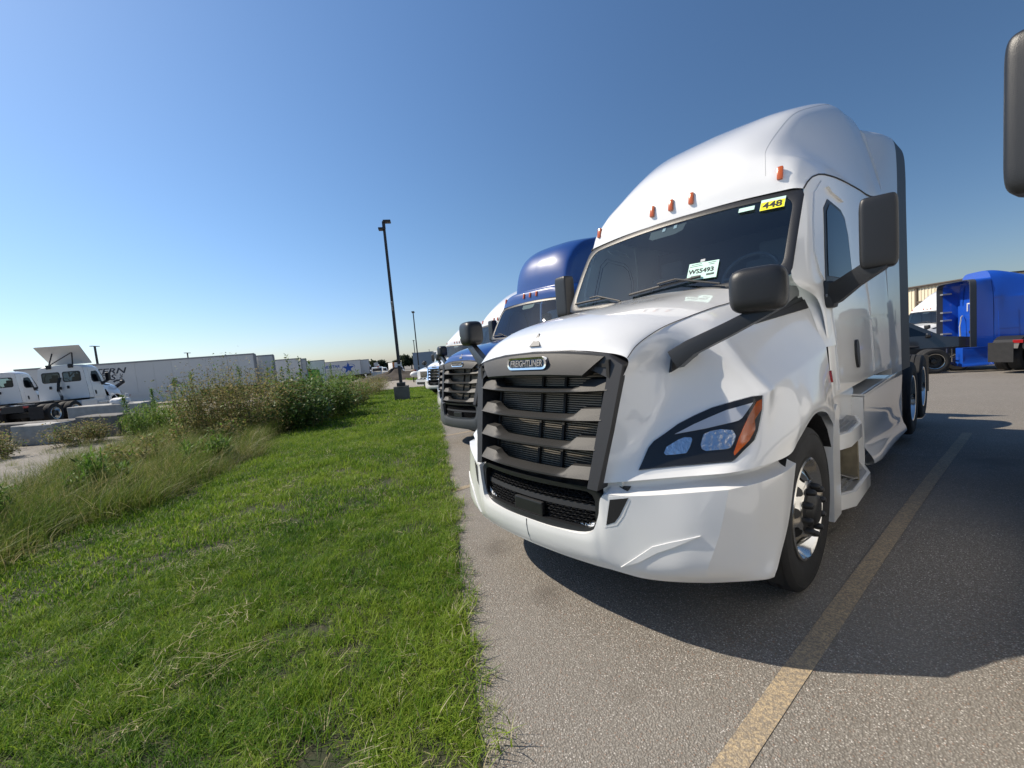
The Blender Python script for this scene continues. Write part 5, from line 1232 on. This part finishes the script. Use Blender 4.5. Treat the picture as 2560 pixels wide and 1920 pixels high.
def sample(poly, dens_, dmin, dmax, seed=0):
    P = np.array(poly); lo, hi = P.min(0), P.max(0); n = int(dens_ * (hi[0] - lo[0]) * (hi[1] - lo[1]))
    x = rng.uniform(lo[0], hi[0], n); y = rng.uniform(lo[1], hi[1], n); d = np.hypot(x - CX, y - CY)
    a = np.degrees(np.arctan2(-(x - CX), (y - CY)))          # 49 deg = straight ahead
    k = inpoly(x, y, poly) & (d >= dmin) & (d < dmax) & (np.abs(a - 49.3) < 64)
    return x[k], y[k]
def on_ground(x, y, dz=0): return np.stack([x, y, [tz(a, b) + dz for a, b in zip(x, y)]], 1)
grow = [(q[0] - .028, q[1] - .048) for q in EDGE]
lawn_g = grow + WEED + [(3.6, -5.5)]
cn, cm, cf = newcoll('near'), newcoll('mid'), newcoll('far')
for i in range(7): clump('lawn_near', 60, .085, .03, .07, .0042, .8, [L_LAWN, L_STRAW], [.975, .025], cn, .10)
for i in range(2): clump('lawn_near', 46, .09, .045, .10, .005, 1.1, [L_LAWN, L_STRAW], [.93, .07], cn, .25)
for i in range(5): clump('lawn_mid', 44, .14, .035, .085, .0085, .75, [L_LAWN, L_STRAW], [.96, .04], cm, .1)
for i in range(4): clump('lawn_far', 44, .32, .04, .09, .02, .7, [L_LAWN, L_STRAW], [.97, .03], cf, .05)
def thin(x, y, p=.0, seed=0):
    """bare, worn patches"""
    v = np.array([noise.noise(Vector((a * 1.3, b * 1.3, 2.2))) + .5 * noise.noise(Vector((a * 3.1, b * 3.1, 7))) for a, b in zip(x, y)])
    e = np.array([(b + .5 + .577 * a) for a, b in zip(x, y)])     # distance to the asphalt edge
    strip = np.exp(-((e + .75) / .35) ** 2) * .45
    return rng.uniform(0, 1, len(x)) > np.clip((v - .62 + strip) * 1.8, 0, .7)
x, y = sample(lawn_g, 360, 0, 4.6); k = thin(x, y); x, y = x[k], y[k]
scatter('lawn_grass', on_ground(x, y, .012), cn, .65, 1.25, 'short mown grass with dry clippings near the camera')
x, y = sample(lawn_g, 110, 4.6, 12); k = thin(x, y); x, y = x[k], y[k]
scatter('lawn_grass', on_ground(x, y, .012), cm, .7, 1.25, 'short mown grass in the middle of the lawn')
x, y = sample(lawn_g, 22, 12, 45)
scatter('lawn_grass', on_ground(x, y, .012), cf, .8, 1.2, 'short mown grass at the far end of the lawn')
P2 = [(-38.5, 22.3), (-46.5, 23.6), (-55.5, 26.6), (-58, 34), (-36, 40), (-34, 30)]
x, y = sample(P2, 5, 30, 80); scatter('lawn_grass', on_ground(x, y, .01), cf, 1.6, 2.4, 'grass of the small far lawn behind the drive')
# straw litter
cl = newcoll('litter')
for i in range(4): clump('cut_straw', 12, .10, .04, .10, .0045, .9, [L_STRAW], [1.0], cl, 1.0)
x, y = sample(lawn_g, 26, 0, 9); v = np.array([noise.noise(Vector((a * .9, b * .9, 11))) for a, b in zip(x, y)]); k = v > .16; x, y = x[k], y[k]
scatter('cut_straw', on_ground(x, y, .05), cl, .6, 1.2, 'dry cut straw lying on the lawn')
# grass fringe creeping over the asphalt edge
cfz = newcoll('fringe')
for i in range(4): clump('edge_grass', 26, .06, .035, .095, .0048, 1.2, [L_LAWN, L_STRAW], [.88, .12], cfz, .2)
fx = []; fy = []
for i in range(len(EDGE) - 3):
    a, b = np.array(EDGE[i]), np.array(EDGE[i + 1]); L_ = np.linalg.norm(b - a); dd = min(np.hypot(*(a - (CX, CY))), np.hypot(*(b - (CX, CY))))
    n = int(L_ * (34 if dd < 4 else 18 if dd < 8 else 9)); t = rng.uniform(0, 1, n); nr = np.array([-(b - a)[1], (b - a)[0]]) / L_
    q = a + (b - a) * t[:, None] + nr * (rng.normal(.028, .045, n))[:, None]; fx += list(q[:, 0]); fy += list(q[:, 1])
scatter('edge_grass', on_ground(np.array(fx), np.array(fy), .004), cfz, .7, 1.5, 'ragged grass creeping over the asphalt edge')

# tall unmown grass
TALL = [(-18.4, 2.6), (-11.9, 1.7), (-10.35, .50), (-7.5, -.25), (-6.2, -1.15), (-5.2, -1.85), (-4.95, -2.55), (-4.05, -3.0), (-1.5, -4.8), (0, -6.2), (-2.2, -6.8), (-5.2, -4.7), (-7.3, -3.7), (-9.3, -3.4), (-11.8, -2.6), (-13.5, -1.9), (-16, -1.2), (-19, .6)]
ct = newcoll('tall'); lean = (.42, .25)
for i in range(8):
    la_ = rng.uniform(-.5, 1.6); lm = rng.uniform(.25, 1.1)
    clump('tall_clump', 56, .24, .20, .60, .0062, 1.15, [L_TALL, L_TALLG, L_STRAW], [.50, .44, .06], ct, .12, (lm * math.cos(la_), lm * math.sin(la_)), 4)
cg = newcoll('tallgreen')
for i in range(4): clump('tall_green_clump', 50, .2, .22, .48, .008, .8, [L_TALLG, L_TALL], [.8, .2], cg, 0, lean, 4)
x, y = sample(TALL, 58, 3, 26)
nz = np.array([noise.noise(Vector((a * .8, b * .8, 0))) for a, b in zip(x, y)]); ed = np.array([min(np.hypot(a - q[0], b - q[1]) for q in TALL[1:9]) for a, b in zip(x, y)])
g = (nz + (ed < .8) * .25 + rng.normal(0, .15, len(x))) > .2
def hs_(x, y): return 1
k = rng.uniform(0, 1, len(x)) < np.clip(.75 + .6 * nz, .3, 1)
scatter('tall_grass', on_ground(x[k & ~g], y[k & ~g], -.02), ct, .5, 1.25, 'tall pale unmown grass leaning towards the lawn', rotz=False, tilt=.22)
scatter('tall_grass', on_ground(x[k & g], y[k & g], -.02), cg, .6, 1.3, 'tall green unmown grass along the lawn edge', rotz=False)

x, y = sample([(-5.5, -5.2), (-7.6, -4.0), (-9.6, -3.7), (-12.2, -2.8), (-14, -2.1), (-18, -2.7), (-16.8, -3.6), (-14, -4.9), (-10, -6)], 5, 3, 26)
scatter('dry_tuft', on_ground(x, y, -.02), ct, .25, .6, 'sparse dry tufts on the gravel beside the tall grass')
# weeds: every bush and stem is a thing of its own
def leaves(n, pts, size, asp, droop, mats, probs):
    """n leaf blades at the given points; returns mesh data"""
    c = pts; a = rng.uniform(0, 6.283, n); tl = rng.normal(droop, .5, n); s = size * rng.uniform(.55, 1.3, n)
    u = np.stack([np.cos(a) * np.cos(tl), np.sin(a) * np.cos(tl), np.sin(tl)], 1); w = np.stack([-np.sin(a), np.cos(a), rng.normal(0, .4, n)], 1)
    q0 = c; q1 = c + u * s[:, None] * .5 + w * (s * asp)[:, None]; q2 = c + u * s[:, None]; q3 = c + u * s[:, None] * .5 - w * (s * asp)[:, None]
    V = np.stack([q0, q1, q2, q3], 1).reshape(-1, 3); F = np.arange(4 * n).reshape(n, 4); mi = rng.choice(len(mats), n, p=probs)
    return V, F, mi
def mesh_obj(name, V, F, mats, mi, parent):
    me = bpy.data.meshes.new(name); me.from_pydata(V.tolist(), [], F.tolist())
    for q in mats: me.materials.append(q)
    me.polygons.foreach_set('material_index', np.asarray(mi, np.int32)); me.update()
    return link(bpy.data.objects.new(name, me), parent)
KIND = {
 'dry': dict(n=6800, size=.055, asp=.30, mats=[L_DRY, L_OLIVE, L_GOLD], probs=[.50, .38, .12], stems=46, droop=.1),
 'leafy': dict(n=3600, size=.10, asp=.30, mats=[L_LEAF, L_OLIVE, L_GOLD], probs=[.68, .20, .12], stems=30, droop=-.1),
 'gold': dict(n=5200, size=.12, asp=.09, mats=[L_GOLD, L_TALLG, L_OLIVE], probs=[.68, .24, .08], stems=50, droop=.55),
 'olive': dict(n=4000, size=.075, asp=.22, mats=[L_OLIVE, L_DRY, L_GOLD], probs=[.55, .27, .18], stems=36, droop=.2)}
def bush(x, y, r, h, kind, label):
    K = KIND[kind]; z = tz(x, y) - .05; t = thing('weed_bush', label, 'weed bush', (x, y, z), 0, 'weed bushes along the lawn')
    tips = []; st = MB()
    for i in range(max(10, int(K['stems'] * min(1.1, r)))):
        a = rng.uniform(0, 6.283); rr = r * math.sqrt(rng.uniform(0, 1)); hh = h * rng.uniform(.62, 1.0) * (1 - .35 * (rr / r) ** 2)
        b = np.array([rr * .75 * math.cos(a), rr * .75 * math.sin(a), 0]); e = np.array([rr * 1.1 * math.cos(a) + rng.normal(0, .08), rr * 1.1 * math.sin(a) + rng.normal(0, .08), hh])
        st.tube([b, (b + e) / 2 + rng.normal(0, .04, 3), e], .008, 3, 0, .003, cap=False); tips.append((b, e))
    st.build('stem', L_STEM, t, merge=False)
    n = int(K['n'] * min(1.15, .12 + (r / .95) ** 2)); idx = rng.integers(0, len(tips), n); f = rng.uniform(0, 1, n) ** (.6 if kind != 'gold' else .9) * .97 + .03
    B = np.array([q[0] for q in tips])[idx]; E_ = np.array([q[1] for q in tips])[idx]
    sp = .15 * r * (.4 + f)[:, None] if kind != 'gold' else .05
    pts = B + (E_ - B) * f[:, None] + rng.normal(0, 1, (n, 3)) * sp * np.array([1, 1, .7]); pts[:, 2] = np.maximum(pts[:, 2], .02)
    V, F, mi = leaves(n, pts, K['size'], K['asp'], K['droop'], K['mats'], K['probs'])
    mesh_obj('foliage', V, F, K['mats'], mi, t)['kind'] = 'stuff'
def stalk(x, y, h, label, leaf=.25, kind='leafy'):
    z = tz(x, y) - .03; t = thing('tall_weed', label, 'weed', (x, y, z), rng.uniform(0, 6), 'tall single weed stems')
    top = np.array([rng.normal(0, .10), rng.normal(0, .10), h]); mid = top * .5 + rng.normal(0, .03, 3)
    MB().tube([(0, 0, 0), mid, top], .011, 4, 0, .004).build('stem', L_STEM, t)
    if kind == 'leafy':
        n = 64; f = np.linspace(.3, 1, n); pts = (top[None] * f[:, None]); V, F, mi = leaves(n, pts, leaf, .22, .35, [L_LEAF, L_OLIVE], [.8, .2])
        V = V.reshape(n, 4, 3); c = pts[:, None]; V = (c + (V - c) * (1.15 - .6 * f)[:, None, None]).reshape(-1, 3)
    else:
        n = 420; f = rng.uniform(.12, 1, n) ** .8; pts = top[None] * f[:, None] + rng.normal(0, 1, (n, 3)) * (.10 * (1.05 - f))[:, None]; V, F, mi = leaves(n, pts, .10, .10, .5, [L_GOLD, L_TALLG], [.7, .3])
    mesh_obj('leaf', V, F, [L_LEAF, L_OLIVE] if kind == 'leafy' else [L_GOLD, L_TALLG], mi, t)['kind'] = 'stuff'
for b in [
 (-12.0, -.45, 1.0, 2.2, 'dry', 'brown dried weed bush at the left end of the weed row, nearest the tall grass'),
 (-11.2, .45, 1.05, 2.0, 'dry', 'brown dried weed bush in the middle front of the weed row'),
 (-13.4, .15, 1.2, 2.4, 'dry', 'taller brown dried weed bush behind the front brown ones'),
 (-11.2, 1.45, .85, 1.55, 'leafy', 'dark leafy weed bush where the brown weeds turn green'),
 (-12.6, 2.0, 1.0, 1.75, 'leafy', 'leafy green weed bush behind the dark leafy one'),
 (-14.6, 1.6, 1.0, 1.95, 'olive', 'olive weed bush hidden between brown and leafy bushes'),
 (-13.4, 3.0, .95, 1.5, 'leafy', 'low leafy weed bush at the lawn before the bright green ones'),
 (-16.2, 3.6, 1.15, 2.1, 'gold', 'bright green feathery weed clump in front of the LANDSTAR lettering'),
 (-18.0, 4.9, 1.2, 2.0, 'gold', 'bright green feathery weed clump in front of the blue star'),
 (-16.8, 4.9, .8, 1.2, 'olive', 'low olive weed bush at the lawn under the bright green clumps'),
 (-21.0, 6.4, 1.3, 1.75, 'olive', 'olive brown weed bush below the blue star'),
 (-24.4, 8.3, 1.4, 1.65, 'olive', 'olive weed bush near the far end of the weed row'),
 (-27.6, 10.4, 1.3, 1.30, 'dry', 'last brown weed bush at the far end of the row'),
 (-15.3, -1.55, .85, 1.20, 'gold', 'green feathery weed patch left of the brown bushes'),
 (-16.7, -1.9, .8, 1.05, 'gold', 'thin green weed patch in front of the white bag block'),
 (-13.9, -1.1, .5, 1.70, 'gold', 'slender green weed clump rising beside the leftmost brown bush'),
 (-16.2, -3.5, .7, .75, 'dry', 'thin dried weeds on the gravel in front of the dark concrete block'),
 (-15.2, -5.2, .6, .6, 'dry', 'low dried brown weeds on the gravel in front of the pale concrete block'),
 (-17.6, -6.2, 1.0, .75, 'dry', 'low dried brown weeds at the left edge before the concrete')]: bush(*b)
for k_, q in enumerate([(-7.9, -1.0), (-8.8, -2.2), (-7.0, -2.5), (-10.2, -1.6), (-6.2, -3.6), (-9.6, -.4)]):
    bush(q[0], q[1], .38, .62 + .05 * k_, 'olive' if k_ % 2 else 'gold', 'small olive green weed clump in the tall grass, ' + ['in its middle', 'at its gravel side', 'on its lawn side', 'towards the concrete blocks', 'nearest the camera', 'just before the brown bushes'][k_])
for o in [o for o in bpy.data.objects if o.get('label', '').startswith('small olive green weed clump')]: o['group'] = 'small weeds among the tall grass'
for s_ in [(-14.75, 1.55, 2.15, 'tall leafy weed stem in front of the rear doors of the lettered trailer'), (-14.7, 1.35, 1.95, 'leafy weed stem just left of the tall one at the trailer doors'), (-14.75, 2.12, 2.35, 'tallest leafy weed stem standing out against the sky'), (-15.1, 2.68, 2.25, 'tall leafy weed stem right of the tallest one'), (-15.5, 3.0, 2.15, 'leafy weed stem at the right end of the tall stems'), (-14.5, 1.85, 1.85, 'shorter leafy weed stem between the tall ones')]: stalk(*s_)
for s_ in [(-15.1, -1.2, 1.75, 'green feathery weed stem left of the brown bushes'), (-15.9, -1.7, 1.45, 'green feathery weed stem over the white yard'), (-15.4, -2.3, 1.35, 'leftmost green feathery weed stem by the white bag'), (-14.2, -.75, 1.9, 'feathery weed stem touching the brown bush'), (-12.9, .3, 1.95, 'feathery weed tip above the brown bushes'), (-17.5, 4.4, 2.0, 'feathery weed tip below the blue star')]: stalk(*s_, kind='gold')
# distant trees
def tree(x, y, h, r, label):
    z = tz(x, y) - .4; t = thing('tree', label, 'tree', (x, y, z), rng.uniform(0, 6), 'distant trees')
    tb = MB().tube([(0, 0, 0), (.1, .1, h * .3), (0, .2, h * .6)], .32, 7, 0, .12)
    for k in range(5):
        a = rng.uniform(0, 6.283); tb.tube([(0, .1, h * .35), (r * .6 * math.cos(a), r * .6 * math.sin(a), h * .7)], .12, 5, 0, .05)
    tb.build('trunk', L_BARK, t)
    P = []
    for k in range(16):
        a = rng.uniform(0, 6.283); rr = r * math.sqrt(rng.uniform(.05, 1)) * .8; cz = h * rng.uniform(.42, .9); cr = r * rng.uniform(.28, .5) * (1.15 - .4 * cz / h)
        q = rng.normal(0, 1, (120, 3)); q /= np.linalg.norm(q, axis=1)[:, None]; q *= cr * rng.uniform(.7, 1.05, (120, 1)); P.append(q * (1, 1, .8) + (rr * math.cos(a) * (1.1 - cz / h * .5), rr * math.sin(a) * (1.1 - cz / h * .5), cz))
    P = np.concatenate(P); V, F, mi = leaves(len(P), P, .75, .38, 0, [L_TREE], [1.0]); mesh_obj('crown', V, F, [L_TREE], mi, t)['kind'] = 'stuff'
for q in [(-146, 59.2, 4.6, 2.4, 'small dark tree left of the dirt heap'), (-145.5, 61.6, 4.9, 2.6, 'dark round tree above the distant white van'), (-152, 70.8, 4.2, 2.0, 'dark tree behind the tan orange frame'), (-150.5, 73.8, 6.0, 3.2, 'tallest dark tree right of the nearest light pole'), (-150.5, 77.2, 5.2, 2.8, 'dark tree between the two light poles'), (-151, 80.5, 4.6, 2.4, 'dark tree behind the second light pole'), (-151.5, 84.0, 4.4, 2.4, 'dark tree left of the shade tinted grey trailer'), (-145, 64.4, 3.4, 2.2, 'low dark tree above the box van')]: tree(*q)
